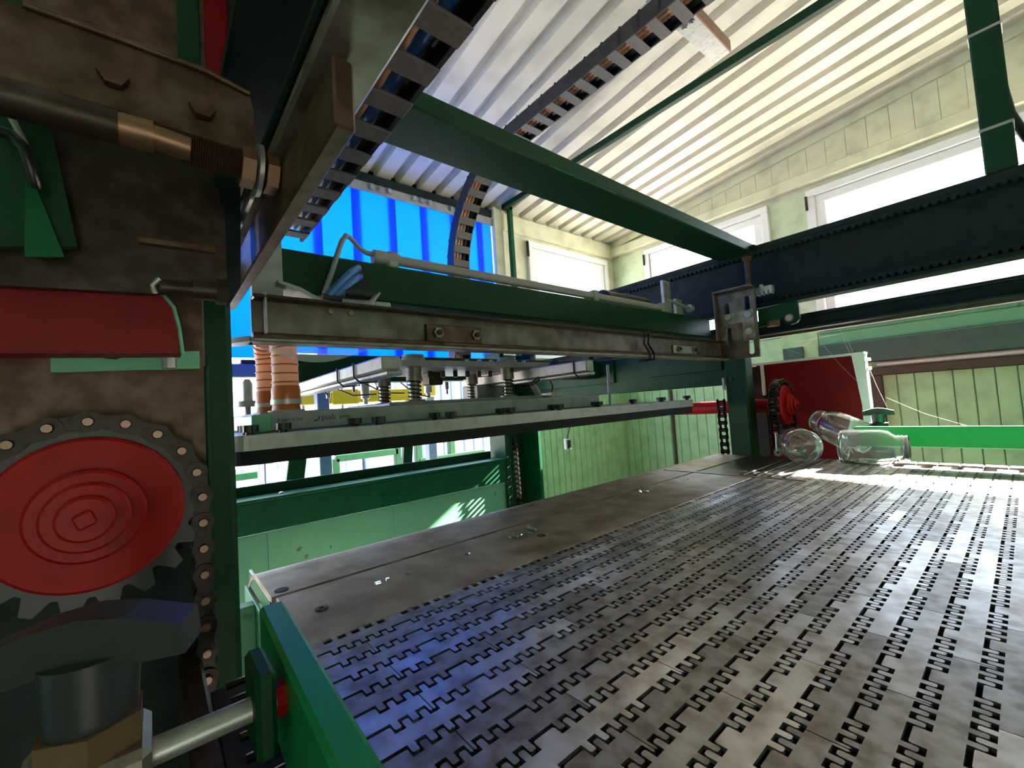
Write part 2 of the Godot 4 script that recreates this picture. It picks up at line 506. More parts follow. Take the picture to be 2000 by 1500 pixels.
	part(wb, "wall_panel", MB.new().bx(2.69, 3.87, 1.825, 2.2, -3.0, WALL_Z), "wall_cream")
	var bx0 := 2.42
	while bx0 < 3.95:
		part(wb, "board", MB.new().bx(bx0 + 0.002, minf(bx0 + 0.0775, 3.975), FLOOR_Y, 0.66, WALL_Z, WALL_Z + 0.02, 0.004), "wall_green")
		bx0 += 0.0795
	part(wb, "head_board", MB.new().bx(2.42, 3.98, 1.86, 2.02, WALL_Z, WALL_Z + 0.025, 0.004), "wall_cream")
	part(wb, "door_jamb", MB.new().bx(2.28, 2.38, FLOOR_Y, 2.03, -3.0, WALL_Z + 0.06, 0.006), "wall_cream")
	build_window("window_4", false, WALL_Z, 2.69, 3.87, wy0, 1.825)
	# lintel over the doorway
	var wl := setting("wall_lintel", Vector3(0, 1.95, WALL_Z))
	part(wl, "beam", MB.new().bx(-2.7, 2.28, 1.935, 2.0, -2.96, -2.85, 0.006), "rail_dark")
	part(wl, "infill", MB.new().bx(-2.7, 2.36, 2.0, 2.14, -3.0, -2.93), "rail_dark")
	var wk := setting("wall_left", Vector3(-2.6, FLOOR_Y, 0))
	part(wk, "wall_panel", MB.new().bx(-2.7, -2.6, FLOOR_Y, 2.75, -3.0, 3.1), "wall_green")
	var wf := setting("wall_front", Vector3(1, FLOOR_Y, 3.0))
	part(wf, "wall_panel", MB.new().bx(-2.7, -0.5, FLOOR_Y, 2.85, 3.0, 3.1), "wall_green")
	part(wf, "wall_panel", MB.new().bx(0.0, 4.1, FLOOR_Y, 2.85, 3.0, 3.1), "wall_green")
	part(wf, "wall_panel", MB.new().bx(-0.5, 0.0, 0.25, 2.85, 3.0, 3.1), "wall_green")

	# blue strip curtain that hangs in the doorway
	var cu := thing("strip_curtain", "blue translucent plastic strip curtain hung from a perforated rail in the doorway", "curtain", Vector3(0.8, 0.69, -2.87))
	var rail := part(cu, "rail", MB.new().bx(-1.6, 2.28, 1.865, 1.93, -2.865, -2.85, 0.002), "grey_paint")
	var xs2 := -1.55
	var n_s := 0
	while xs2 < 2.2:
		var zf := -2.875 if n_s % 2 == 0 else -2.885
		var wv := MB.new()
		var low := 0.69 + rng.randf_range(-0.02, 0.03)
		var x1 := minf(xs2 + 0.325, 2.275)
		var cols := 4
		for c in cols:
			var u0 := lerpf(xs2, x1, c / float(cols))
			var u1 := lerpf(xs2, x1, (c + 1) / float(cols))
			var d0 := 0.004 * sin(3.1 * c)
			var d1 := 0.004 * sin(3.1 * (c + 1))
			wv.quad(Vector3(u0, low, zf + d0), Vector3(u1, low, zf + d1), Vector3(u1, 1.90, zf), Vector3(u0, 1.90, zf), Vector3(0, 0, 1))
		part(cu, "strip", wv, "tarp")
		xs2 += 0.262
		n_s += 1
	var hx := 1.06
	while hx < 2.1:
		if absf(fmod(hx * 10.0, 3.3) - 1.0) > 0.4:
			part(cu, "hook", MB.new().bx(hx, hx + 0.035, 1.885, 1.925, -2.85, -2.83, 0.006), "zinc")
		hx += 0.0655
	rail.set_meta("label", "grey perforated hanging rail")

# ---------------------------------------------------------------- the yard behind the doorway
func build_yard() -> void:
	var gr := setting("ground", Vector3(0, FLOOR_Y - 0.02, -10))
	part(gr, "yard", MB.new().bx(-40, 40, FLOOR_Y - 0.3, FLOOR_Y - 0.02, -60, -3.0), "yard")
	part(gr, "verge", MB.new().bx(-40, 4.1, FLOOR_Y - 0.3, FLOOR_Y - 0.02, 3.1, 40), "yard")
	part(gr, "verge", MB.new().bx(-40, -2.7, FLOOR_Y - 0.3, FLOOR_Y - 0.02, -3.0, 3.1), "yard")
	part(gr, "verge", MB.new().bx(4.1, 40, FLOOR_Y - 0.3, FLOOR_Y - 0.02, -3.0, 40), "yard")
	# corrugated container
	var c := thing("shipping_container", "pale blue corrugated metal container standing in the yard", "container", Vector3(4.5, FLOOR_Y, -6.5))
	var mb := MB.new()
	var x := 2.75
	while x < 7.0:
		part(c, "rib", MB.new().bx(x, x + 0.09, FLOOR_Y + 0.12, 1.5, -6.0, -5.95, 0.01), "bluegrey")
		x += 0.19
	mb.bx(2.7, 7.2, FLOOR_Y, 1.6, -8.2, -6.0, 0.02)
	part(c, "body", mb, "container")
	# green tube frame of the outfeed table
	var t := thing("outfeed_frame", "green square tube frame standing in the yard below the curtain", "frame", Vector3(1.6, FLOOR_Y, -4.0))
	var gp := func(a: Vector3, b: Vector3, s := 0.05) -> void:
		var d := (b - a)
		var m := MB.new()
		if absf(d.y) > maxf(absf(d.x), absf(d.z)): m.bx(a.x - s / 2, a.x + s / 2, a.y, b.y, a.z - s / 2, a.z + s / 2, 0.004)
		elif absf(d.x) > absf(d.z): m.bx(a.x, b.x, a.y - s / 2, a.y + s / 2, a.z - s / 2, a.z + s / 2, 0.004)
		else: m.bx(a.x - s / 2, a.x + s / 2, a.y - s / 2, a.y + s / 2, a.z, b.z, 0.004)
		part(t, "tube", m, "machine_green")
	var q := at_z(655, 896, -4.0)
	var q2 := at_z(776, 884, -4.0)
	var q3 := at_z(817, 890, -4.0)
	var q4 := at_z(882, 890, -4.0)
	for pp in [q, q2]:
		gp.call(Vector3(pp.x, FLOOR_Y, -4.0), Vector3(pp.x, q.y + (0.12 if pp == q2 else 0.0), -4.0), 0.06)
	gp.call(Vector3(q.x, q.y, -4.0), Vector3(q2.x, q.y, -4.0), 0.06)
	gp.call(Vector3(at_z(430, 930, -4.0).x, at_z(480, 930, -4.0).y, -4.0), Vector3(at_z(503, 930, -4.0).x, at_z(480, 930, -4.0).y, -4.0), 0.055)
	for pp in [q3, q4]:
		gp.call(Vector3(pp.x, FLOOR_Y, -4.0), Vector3(pp.x, 0.35, -4.0), 0.065)
	gp.call(Vector3(q3.x, at_z(850, 897, -4.0).y, -4.0), Vector3(at_z(945, 897, -4.0).x, at_z(850, 897, -4.0).y, -4.0), 0.07)
	# blue-grey posts
	for e in [[509, 0.05], [525, 0.075], [686, 0.14]]:
		var b := at_z(e[0], 920, -4.6)
		var lab: String = {509: "slim blue-grey steel post beside the wider one in the yard", 525: "blue-grey steel post with a slimmer post beside it in the yard", 686: "wide blue-grey post in front of the green tube frame"}[e[0]]
		var po := thing("steel_post", lab, "post", Vector3(b.x, FLOOR_Y, -4.6), "posts in the yard")
		part(po, "shaft", MB.new().bx(b.x - e[1] / 2, b.x + e[1] / 2, FLOOR_Y, 0.42, -4.65, -4.55, 0.006), "bluegrey")
		part(po, "foot_plate", MB.new().bx(b.x - e[1] * 0.55, b.x + e[1] * 0.55, FLOOR_Y - 0.02, FLOOR_Y + 0.015, -4.7, -4.5, 0.003), "bluegrey")
	# yellow beam and its hangers
	var yb := thing("yellow_beam", "yellow painted crossbeam behind the orange hoses", "beam", Vector3(1.2, 0.2, -3.4))
	var ya := at_z(545, 783, -3.4)
	var ye := at_z(806, 772, -3.4)
	part(yb, "bar", MB.new().bx(ya.x, ye.x, 0.405, 0.505, -3.42, -3.36, 0.005), "yellow")
	part(yb, "end_block", MB.new().bx(ye.x + 0.01, ye.x + 0.20, 0.43, 0.56, -3.44, -3.34, 0.01), "yellow")
	part(yb, "clip", MB.new().bx(ya.x + 0.35, ya.x + 0.55, 0.398, 0.512, -3.36, -3.35, 0.003), "yellow")
	for f in [0.15, 0.42, 0.8]:
		var hxx := lerpf(ya.x, ye.x, f)
		part(yb, "rod", MB.new().cyl(Vector3(hxx, 0.30, -3.39), Vector3(hxx, 0.72, -3.39), 0.012, 8), "zinc")
	for xx in [0.3, 1.9]:
		part(yb, "post", MB.new().bx(xx - 0.04, xx + 0.04, FLOOR_Y, 0.46, -3.5, -3.42, 0.005), "bluegrey")
	# white roll-up machine and table further off
	var wt := thing("work_table", "white table on thin legs in the bright yard", "table", Vector3(1.5, FLOOR_Y, -6.0))
	part(wt, "table_top", MB.new().bx(0.7, 1.9, -0.22, -0.16, -6.6, -5.9, 0.01), "white_paint")
	for lx in [0.78, 1.15, 1.5, 1.84]:
		part(wt, "leg", MB.new().bx(lx - 0.02, lx + 0.02, FLOOR_Y, -0.22, -5.96, -5.92, 0.003), "bluegrey")
	part(wt, "leg", MB.new().bx(0.76, 0.80, FLOOR_Y, -0.22, -6.58, -6.54, 0.003), "bluegrey")
	var sh := thing("white_shed", "white panelled shed beyond the posts in the yard", "shed", Vector3(1.9, FLOOR_Y, -7.5))
	var sx := 1.25
	while sx < 2.55:
		part(sh, "panel", MB.new().bx(sx, sx + 0.195, FLOOR_Y, 0.25, -7.2, -7.15, 0.01), "white_paint")
		sx += 0.2
	part(sh, "body", MB.new().bx(1.2, 2.66, FLOOR_Y, 0.3, -9.0, -7.2, 0.02), "white_paint")
	# dark hooked strips hanging just behind the sill
	for e in [[581, 0.05, "wider dark green hooked bar standing behind the sill, beside the blue-grey posts"], [798, 0.035, "dark green hooked bar standing behind the sill, beside the container"]]:
		var b := at_z(e[0], 900, -2.75)
		var hk := thing("hooked_bar", e[2], "bar", Vector3(b.x, -0.35, -2.75), "hooked bars behind the sill")
		var w: float = e[1]
		part(hk, "shank", MB.new().prism(PackedVector2Array([Vector2(-w, -0.35), Vector2(w, -0.35), Vector2(w * 0.6, -0.05), Vector2(w * 1.1, 0.12), Vector2(w * 1.1, 0.34), Vector2(-w * 0.7, 0.34), Vector2(-w * 0.8, 0.12), Vector2(-w * 1.3, -0.05)]), Transform3D(Basis(), Vector3(b.x, 0, -2.77)), 0.03), "machine_green")
		part(hk, "foot", MB.new().bx(b.x - w * 1.4, b.x + w * 1.4, -0.37, -0.34, -2.80, -2.72, 0.004), "machine_green")
	# dark beam under the curtain
	var db := thing("door_beam", "dark steel beam crossing the doorway just below the blue curtain", "beam", Vector3(0.6, 0.5, -3.1))
	part(db, "bar", MB.new().bx(-1.6, 0.95, at_z(470, 737, -3.1).y, at_z(470, 710, -3.1).y, -3.2, -3.1, 0.006), "bluegrey")
	part(db, "bracket", MB.new().bx(0.42, 0.52, at_z(470, 710, -3.1).y, at_z(470, 702, -3.1).y, -3.2, -3.1, 0.004), "steel_dark")
	for xx in [-1.5, 0.9]:
		part(db, "post", MB.new().bx(xx - 0.04, xx + 0.04, FLOOR_Y, at_z(470, 737, -3.1).y, -3.19, -3.11, 0.004), "bluegrey")
	var pr := thing("cylinder_rack", "row of small grey pneumatic cylinders with black tubes in the doorway", "rack", Vector3(0.9, 0.4, -2.3))
	var py0 := at_z(690, 742, -2.3).y
	part(pr, "bar", MB.new().bx(0.55, 1.9, py0 + 0.02, py0 + 0.06, -2.33, -2.27, 0.004), "steel_mid")
	for e in [[640, 14, 778], [690, 10, 766], [712, 16, 790], [736, 9, 762], [835, 16, 778], [872, 8, 770]]:
		var t0 := at_z(e[0], 744, -2.3)
		var t1 := at_z(e[0], e[2], -2.3)
		part(pr, "cylinder", MB.new().lathe(Vector3(t0.x, t1.y, -2.3), Vector3.UP, [Vector2(0.0, 0), Vector2(e[1] * 0.0008, 0.0), Vector2(e[1] * 0.0008, 0.03), Vector2(e[1] * 0.0015, 0.032), Vector2(e[1] * 0.0015, py0 + 0.02 - t1.y)], 12), "zinc" if e[1] > 12 else "steel_mid")
	for e in [[600, 700, 640, 772], [640, 752, 735, 770], [705, 745, 790, 768], [780, 745, 840, 775]]:
		var t0 := at_z(e[0], e[1], -2.26)
		var t1 := at_z(e[2], e[3], -2.26)
		part(pr, "tube", MB.new().tube([t0, (t0 + t1) * 0.5 + Vector3(0, -0.03, 0), t1], 0.004, 6), "black_plastic")
	for xx in [0.57, 1.88]:
		part(pr, "arm", MB.new().bx(xx - 0.015, xx + 0.015, 0.50, 0.53, -2.32, -1.80, 0.002), "steel_mid")
		part(pr, "hanger", MB.new().bx(xx - 0.015, xx + 0.015, py0 + 0.06, 0.56, -2.32, -2.28, 0.002), "steel_mid")

# ---------------------------------------------------------------- the machine's frame
func rack_bar(x0: float, x1: float, y_top: float, z0: float, z1: float, tooth := 0.02, h := 0.012) -> MB:
	# a bar along z with rounded teeth on its underside
	var pts := PackedVector2Array()
	pts.append(Vector2(z0, y_top)); 
	var z := z0
	while z < z1 - tooth * 0.5:
		pts.append(Vector2(z, y_top - h * 0.5)); pts.append(Vector2(z + tooth * 0.2, y_top - h)); pts.append(Vector2(z + tooth * 0.6, y_top - h)); pts.append(Vector2(z + tooth * 0.8, y_top - h * 0.5))
		z += tooth
	pts.append(Vector2(z1, y_top - h * 0.5)); pts.append(Vector2(z1, y_top))
	return MB.new().prism(pts, Transform3D(Basis(Vector3(0, 0, 1), Vector3(0, 1, 0), Vector3(-1, 0, 0)), Vector3(x1, 0, 0)), x1 - x0)

func build_frame() -> void:
	# travel rails, one on each side
	for s in 2:
		var xi := 2.2 if s == 0 else 0.15
		var sg := 1.0 if s == 0 else -1.0
		var lab: String = ["heavy dark travel rail with a toothed rack, running below the bright windows", "heavy dark travel rail overhead on the side of the red hub and black T-knob"][s]
		var r := thing("travel_rail", lab, "rail", Vector3(xi, 0.55, -0.5), "travel rails")
		var zz := -2.5 if s == 0 else -2.4
		part(r, "web", MB.new().bx(xi + sg * 0.03, xi + sg * 0.055, 0.70, 0.965, zz, 1.6, 0.002), "rail_dark")
		part(r, "top_flange", MB.new().bx(xi, xi + sg * 0.085, 0.955, 0.982, zz, 1.6, 0.004), "rail_dark")
		part(r, "bottom_flange", MB.new().bx(xi, xi + sg * 0.085, 0.685, 0.705, zz, 1.6, 0.004), "rail_dark")
		part(r, "rack", rack_bar(minf(xi + sg * 0.002, xi + sg * 0.03), maxf(xi + sg * 0.002, xi + sg * 0.03), 0.955, -1.5, 1.6, 0.024, 0.022), "rail_dark")
		part(r, "lower_rack", rack_bar(minf(xi - sg * 0.004, xi + sg * 0.02), maxf(xi - sg * 0.004, xi + sg * 0.02), 0.728, -0.7, 1.6, 0.024, 0.024), "rail_dark")
		var lb := thing("guide_rail", ["slim dark guide rail beneath the heavy rail, on the window side", "slim dark guide rail beneath the heavy rail, above the red hub"][s], "rail", Vector3(xi, 0.55, -0.5), "guide rails")
		var l0 := 0.555 if s == 0 else 0.578
		part(lb, "lower_flange", MB.new().bx(xi - sg * (0.0 if s == 0 else 0.0), xi + sg * (0.07 if s == 0 else 0.052), l0, l0 + 0.012, zz, 1.6, 0.003), "rail_dark" if s == 0 else "steel")
		part(lb, "web", MB.new().bx(xi + sg * 0.02, xi + sg * 0.04, l0 + 0.012, 0.618, zz, 1.6, 0.002), "rail_dark")
		part(lb, "upper_flange", MB.new().bx(xi, xi + sg * 0.05, 0.610, 0.622, zz, 1.6, 0.003), "rail_dark")
		if s == 0:
			part(lb, "edge_strip", MB.new().bx(xi + 0.071, xi + 0.078, 0.545, 0.562, -0.86, 1.6, 0.001), "trim_brown")
			part(lb, "end_bracket", MB.new().bx(xi, xi + 0.05, 0.622, 0.684, -2.5, -2.4, 0.003), "rail_dark")
	# four posts
	var posts := [
		[2.165, 2.253, -0.96, -0.86, 0.553, "square green post between the red guard and the black gripper plate"],
		[0.0, 0.1, -0.92, -0.82, 0.575, "dark green post beside the big red hub"]]
	for e in posts:
		var po := thing("frame_post", e[5], "post", Vector3((e[0] + e[1]) / 2, FLOOR_Y, e[2]), "frame posts")
		part(po, "shaft", MB.new().bx(e[0], e[1], FLOOR_Y, e[4], e[2], e[3], 0.008), "machine_green")
		part(po, "foot_plate", MB.new().bx(e[0] - 0.01, e[1] + 0.03, FLOOR_Y, FLOOR_Y + 0.012, e[2] - 0.05, e[3] + 0.003, 0.002), "machine_green")
		if e[0] > 1.0:
			part(po, "bolt", MB.new().hex(Vector3(2.165, 0.36, -0.93), Vector3(-1, 0, 0), 0.008, 0.006), "steel_dark")
			part(po, "tab", MB.new().bx(2.150, 2.165, 0.31, 0.37, -0.968, -0.958, 0.001), "zinc")
	# back column: a channel that the chain runs in
	var col := thing("channel_column", "green channel column with a chain running inside, by the pale boarded wall", "column", Vector3(2.2, FLOOR_Y, -2.45))
	var c0 := at_z(986, 900, -2.45).x
	var c1 := at_z(1056, 900, -2.45).x
	part(col, "flange", MB.new().bx(c0, c0 + 0.04, FLOOR_Y, 0.70, -2.62, -2.43, 0.004), "machine_green")
	part(col, "web", MB.new().bx(c0 + 0.04, c1 - 0.03, FLOOR_Y, 0.70, -2.62, -2.60, 0.002), "machine_green")
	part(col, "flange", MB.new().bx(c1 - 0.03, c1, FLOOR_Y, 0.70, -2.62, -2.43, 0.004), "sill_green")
	# sill beam and the pale panels below it
	var sl := thing("sill_beam", "long green sill beam with a pale top edge below the open doorway", "beam", Vector3(1.1, -0.3, -2.5))
	part(sl, "web", MB.new().bx(-0.6, c0, -0.235, -0.085, -2.47, -2.44, 0.004), "sill_green")
	part(sl, "top_flange", MB.new().bx(-0.6, c0, -0.085, -0.07, -2.60, -2.435, 0.003), "sill_green")
	part(sl, "rear_angle", MB.new().bx(-0.6, c0 - 0.02, -0.07, -0.02, -2.60, -2.585, 0.003), "machine_green")
	for e in [[747, 967], [747, 987], [778, 960], [778, 981]]:
		var b := at_z(e[0], e[1], -2.44)
		part(sl, "bolt", MB.new().hex(b, Vector3(0, 0, 1), 0.008, 0.004), "machine_green")
	part(sl, "screw", MB.new().lathe(at_z(550, 971, -2.5) * Vector3(1, 0, 1) + Vector3(0, -0.07, 0), Vector3.UP, [Vector2(0.014, 0), Vector2(0.012, 0.008), Vector2(0, 0.012)], 10), "zinc")
	var px0 := [-0.6, 0.42, 1.08, c0]
	for i in 3:
		mono("skirt_panel", ["pale green skirt panel under the sill beam, next to the dark post", "pale green skirt panel under the middle of the sill beam", "pale green skirt panel under the sill beam, next to the channel column"][i], "panel", MB.new().bx(px0[i] + 0.0004, px0[i + 1] - 0.0004, FLOOR_Y, -0.24, -2.48, -2.46, 0.002), "panel_green", Vector3((px0[i] + px0[i + 1]) / 2, FLOOR_Y, -2.47), "skirt panels")
	# tie beam on top of the rails
	var tie := thing("tie_beam", "dark green tie beam crossing overhead from rail to rail", "beam", Vector3(1.2, 0.95, -0.87))
	part(tie, "tube", MB.new().bx(0.1, 2.29, 0.957, 1.006, -0.955, -0.8, 0.005), "machine_green")
	part(tie, "foot", MB.new().bx(2.2, 2.29, 0.983, 0.99, -0.97, -0.78, 0.002), "machine_green")
	part(tie, "weld", MB.new().cyl(Vector3(0.85, 0.957, -0.8), Vector3(1.15, 0.957, -0.8), 0.003, 6), "sill_green")
	# long side beam between the posts
	var sb := thing("side_beam", "wide dark green side beam behind the black gripper plate", "beam", Vector3(2.2, 0.33, -1.7))
	part(sb, "plate", MB.new().bx(2.18, 2.2, 0.335, 0.545, -2.43, -0.96, 0.003), "machine_green")
	part(sb, "stiffener", MB.new().bx(2.165, 2.18, 0.40, 0.545, -2.43, -1.62, 0.003), "machine_green")
	part(sb, "stiffener", MB.new().bx(2.165, 2.18, 0.41, 0.545, -1.38, -0.97, 0.003), "machine_green")
	var hp := thing("hanger_post", "green post with two cable ties rising from the rail to the roof", "post", Vector3(2.24, 0.98, 0))
	part(hp, "shaft", MB.new().bx(2.2, 2.275, 0.982, roof_y(0.0), -0.042, 0.033, 0.005), "machine_green")
	for yy in [1.13, 1.47]:
		part(hp, "cable_tie", MB.new().bx(2.197, 2.278, yy, yy + 0.010, -0.045, 0.036, 0.002), "zinc")
	part(hp, "cable", MB.new().tube([Vector3(2.30, 1.3, 0.02), Vector3(2.31, 1.2, 0.03), Vector3(2.32, 1.10, 0.06), Vector3(2.34, 1.06, 0.12), Vector3(2.36, 1.03, 0.2)], 0.014, 8), "black_plastic")
	# thin tube under the roof, bent down along the door jamb
	var tu := thing("roof_tube", "thin green square tube under the roof, turning down beside the small window", "tube", Vector3(2.38, FLOOR_Y, -2.8))
	part(tu, "run", MB.new().bx(2.345, 2.385, 2.0, 2.045, -2.80, 1.5, 0.004), "machine_green")
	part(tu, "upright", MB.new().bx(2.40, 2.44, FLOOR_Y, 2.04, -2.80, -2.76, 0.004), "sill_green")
	part(tu, "elbow", MB.new().bx(2.345, 2.44, 2.0, 2.045, -2.80, -2.76, 0.004), "machine_green")

# ---------------------------------------------------------------- conveyor
func belt_plate_mesh(n_periods: int) -> ArrayMesh:
	# own axes: x along the hinge, z across; zone centres at z = -pitch and 0; top at y = 0
	var u := 0.0093
	var P := 12.0 * u
	var pitch := 0.0366
	var half := 0.0082
	var reach := 0.0036
	var thick := 0.004
	var gap := 0.0011
	var L := n_periods * P
	# plates join half way along a single finger; a wide finger follows 4.5 u after the joint
	var hi := PackedVector2Array() # +z edge, x from 0 to L
	var lo := PackedVector2Array() # -z edge
	for k in n_periods:
		var x0 := k * P
		for f in [[0.0, 0.5], [1.5, 2.5], [3.5, 4.5], [7.5, 8.5], [9.5, 10.5], [11.5, 12.0]]:
			var a: float = x0 + f[0] * u + (gap if f[0] > 0.0 else 0.0)
			var b: float = x0 + f[1] * u - (gap if f[1] < 12.0 else 0.0)
			if f[0] == 0.0 and k == 0: a += 0.0006
			if f[1] == 12.0 and k == n_periods - 1: b -= 0.0006
			hi.append(Vector2(a, -half)); hi.append(Vector2(a, reach - 0.0018)); hi.append(Vector2(a + 0.0012, reach)); hi.append(Vector2(b - 0.0012, reach)); hi.append(Vector2(b, reach - 0.0018)); hi.append(Vector2(b, -half))
		for f in [[0.5, 1.5], [2.5, 3.5], [4.5, 7.5], [8.5, 9.5], [10.5, 11.5]]:
			var a: float = x0 + f[0] * u + gap
			var b: float = x0 + f[1] * u - gap
			lo.append(Vector2(a, -pitch + half)); lo.append(Vector2(a, -pitch - reach + 0.0018)); lo.append(Vector2(a + 0.0012, -pitch - reach)); lo.append(Vector2(b - 0.0012, -pitch - reach)); lo.append(Vector2(b, -pitch - reach + 0.0018)); lo.append(Vector2(b, -pitch + half))
	var poly := PackedVector2Array()
	poly.append(Vector2(0.0006, -pitch + half))
	poly.append_array(lo)
	poly.append(Vector2(L - 0.0006, -pitch + half))
	var back := hi.duplicate()
	back.reverse()
	for q in back:
		poly.append(q)
	# drop doubles
	var clean := PackedVector2Array()
	for q in poly:
		if clean.is_empty() or clean[clean.size() - 1].distance_to(q) > 1e-5: clean.append(q)
	var mb := MB.new()
	# frame: x -> x, polygon y -> z, depth downwards
	mb.prism(clean, Transform3D(Basis(Vector3(1, 0, 0), Vector3(0, 0, 1), Vector3(0, -1, 0)), Vector3.ZERO), thick)
	return mb.mesh()

func build_conveyor() -> void:
	var belt := thing("conveyor_belt", "wide steel hinge-plate conveyor belt with interlocking knuckles", "conveyor belt", Vector3(1.0, -0.02, -0.3))
	var long_mesh := belt_plate_mesh(2)
	var short_mesh := belt_plate_mesh(1)
	var pitch := 0.0366
	var P := 12.0 * 0.0093
	var names := ["belt_a", "belt_b", "belt_c"]
	for row in range(-13, 17):
		var zc := -0.0493 - pitch * row + pitch   # the +z hinge of this row of plates
		var off := 0.547 if row % 2 == 0 else 0.547 + P
		var x := off - 2.0 * P * 3.0
		while x < 2.02:
			var mt: String = names[rng.randi_range(0, 2)]
			if x >= 0.05 and x + 2.0 * P < 2.06:
				piece(belt, "belt_plate", long_mesh, mt, Transform3D(Basis(), Vector3(x, 0, zc)))
			elif x < 0.05 and x + P >= 0.02:
				piece(belt, "belt_plate", short_mesh, mt, Transform3D(Basis(), Vector3(x + P, 0, zc)))
			elif x >= 0.05:
				piece(belt, "belt_plate", short_mesh, mt, Transform3D(Basis(), Vector3(x, 0, zc)))
			x += 2.0 * P
	# hinge pins show as rods in the gaps
	for row in range(-13, 17):
		var zc := -0.0493 - pitch * row
		part(belt, "hinge_pin", MB.new().cyl(Vector3(0.06, -0.0085, zc), Vector3(2.045, -0.0085, zc), 0.004, 6), "chain_steel")
	part(belt, "slide_bed", MB.new().bx(0.047, 2.05, -0.04, -0.02, -0.66, 1.0, 0.0), "belt_under")
	# bed frame under the belt
	var fr := thing("conveyor_stand", "green steel stand that carries the conveyor bed", "stand", Vector3(1.0, FLOOR_Y, -0.3))
	part(fr, "side_plate", MB.new().bx(0.02, 0.045, -0.16, -0.012, -0.79, 1.4, 0.004), "steel_dark")
	part(fr, "side_plate", MB.new().bx(2.12, 2.15, -0.16, -0.03, -0.84, 1.4, 0.004), "machine_green")
	part(fr, "cross_plate", MB.new().bx(0.155, 2.12, -0.35, -0.05, -0.86, -0.84, 0.004), "machine_green")
	for e in [[0.04, 1.2], [2.13, 1.2], [2.13, -0.6], [0.04, -0.75]]:
		part(fr, "leg", MB.new().bx(e[0] - 0.02, e[0] + 0.02, FLOOR_Y, -0.16, e[1] - 0.02, e[1] + 0.02, 0.003), "machine_green")
	# end plate of the frame: pale green with a square hole, seen below the curved plate
	var ep := thing("end_plate", "pale green end plate with a bright green square cut-out under the curved steel plate", "plate", Vector3(0.16, -0.35, -0.95))
	var yb := 0.0
	part(ep, "plate", MB.new().bx(0.10, 0.145, -0.35, -0.05, -1.02, -0.99, 0.002), "panel_green")
	part(ep, "side", MB.new().bx(0.145, 0.150, -0.35, -0.05, -1.12, -0.87, 0.001), "panel_green")
	part(ep, "liner", MB.new().bx(0.151, 0.158, -0.045, -0.012, -1.10, -0.88, 0.002), "guide_green")
	part(ep, "stub", MB.new().cyl(Vector3(0.13, -0.035, -0.80), Vector3(0.17, -0.035, -0.80), 0.014, 10), "steel_rusty")
	# transfer plates
	var d1 := thing("transfer_plate", "brown worn flat steel plate between the belt and the narrow slot", "plate", Vector3(0.9, -0.012, -0.745))
	var pl1 := part(d1, "plate", MB.new().bx(0.155, 1.588, -0.010, 0.0, -0.8515, -0.640, 0.0015), "plate_steel")
	part(d1, "lip", MB.new().bx(0.155, 1.588, -0.03, -0.004, -0.640, -0.637, 0.0), "belt_under")
	for e in [[628, 1188], [1057, 1046]]:
		var b := at_y(e[0], e[1], 0.0)
		part(d1, "countersunk_screw", MB.new().lathe(b, Vector3.UP, [Vector2(0.010, 0.0002), Vector2(0.010, 0.001), Vector2(0.004, 0.0012), Vector2(0.0035, 0.0005)], 14), "steel_dark")
	var d2 := thing("curved_plate", "long brown steel plate curving down towards the green sill", "plate", Vector3(1.0, -0.1, -1.0))
	var prof := PackedVector2Array()
	var under := PackedVector2Array()
	for i in 13:
		var t := i / 12.0
		var zz := lerpf(-0.860, -1.16, t)
		var yy := -0.10 * pow(maxf(0.0, (t - 0.45) / 0.55), 2.0)
		prof.append(Vector2(zz, yy)); under.append(Vector2(zz, yy - 0.010))
	under.reverse()
	var ring := prof.duplicate()
	ring.append_array(under)
	part(d2, "plate", MB.new().prism(ring, Transform3D(Basis(Vector3(0, 0, 1), Vector3(0, 1, 0), Vector3(-1, 0, 0)), Vector3(2.13, 0, 0)), 1.98), "plate_steel")
	for e in [[550, 1152], [778, 1026], [1118, 940]]:
		var b := at_y(e[0], e[1], 0.0)
		var yy2 := -0.10 * pow(maxf(0.0, ((b.z + 0.858) / -0.302 - 0.45) / 0.55), 2.0) if b.z < -0.858 else 0.0
		part(d2, "bolt_hole", MB.new().lathe(Vector3(b.x, yy2, b.z), Vector3.UP, [Vector2(0.012, 0.0003), Vector2(0.011, 0.0008), Vector2(0.0, 0.0006)], 16), "belt_under")
	# slot pins between the two plates
	var xx := 0.19
	while xx < 1.55:
		part(d2, "slot_strip", MB.new().bx(xx, xx + 0.085, -0.009, -0.004, -0.8598, -0.8518, 0.0), "steel_dark")
		xx += 0.1
	# far transfer plate, dark and ribbed
	var d3 := thing("far_transfer_plate", "dark oily ribbed plate below the glass jars", "plate", Vector3(1.85, -0.012, -0.7))
	part(d3, "plate", MB.new().bx(1.603, 2.13, -0.012, -0.001, -0.853, -0.52, 0.001), "plate_dark")
	for i in 4:
		var z := -0.55 - 0.045 * i
		part(d3, "rib", MB.new().bx(1.61, 2.09, -0.001, 0.004, z - 0.008, z + 0.008, 0.002), "plate_dark")
	mono("edge_strip", "pale metal strip across the end of the brown plates", "strip", MB.new().bx(1.589, 1.602, -0.011, 0.003, -0.98, -0.48, 0.001), "steel", Vector3(1.595, -0.011, -0.73))
	# side chain along the far edge
	var sc := thing("edge_chain", "grey segmented edge strip along the far side of the belt", "strip", Vector3(2.06, -0.03, 0))
	var z2 := -0.44
	while z2 < 1.2:
		part(sc, "segment", MB.new().bx(2.054, 2.10, -0.02, 0.006, z2, z2 + 0.0525, 0.003), "steel")
		z2 += 0.0535

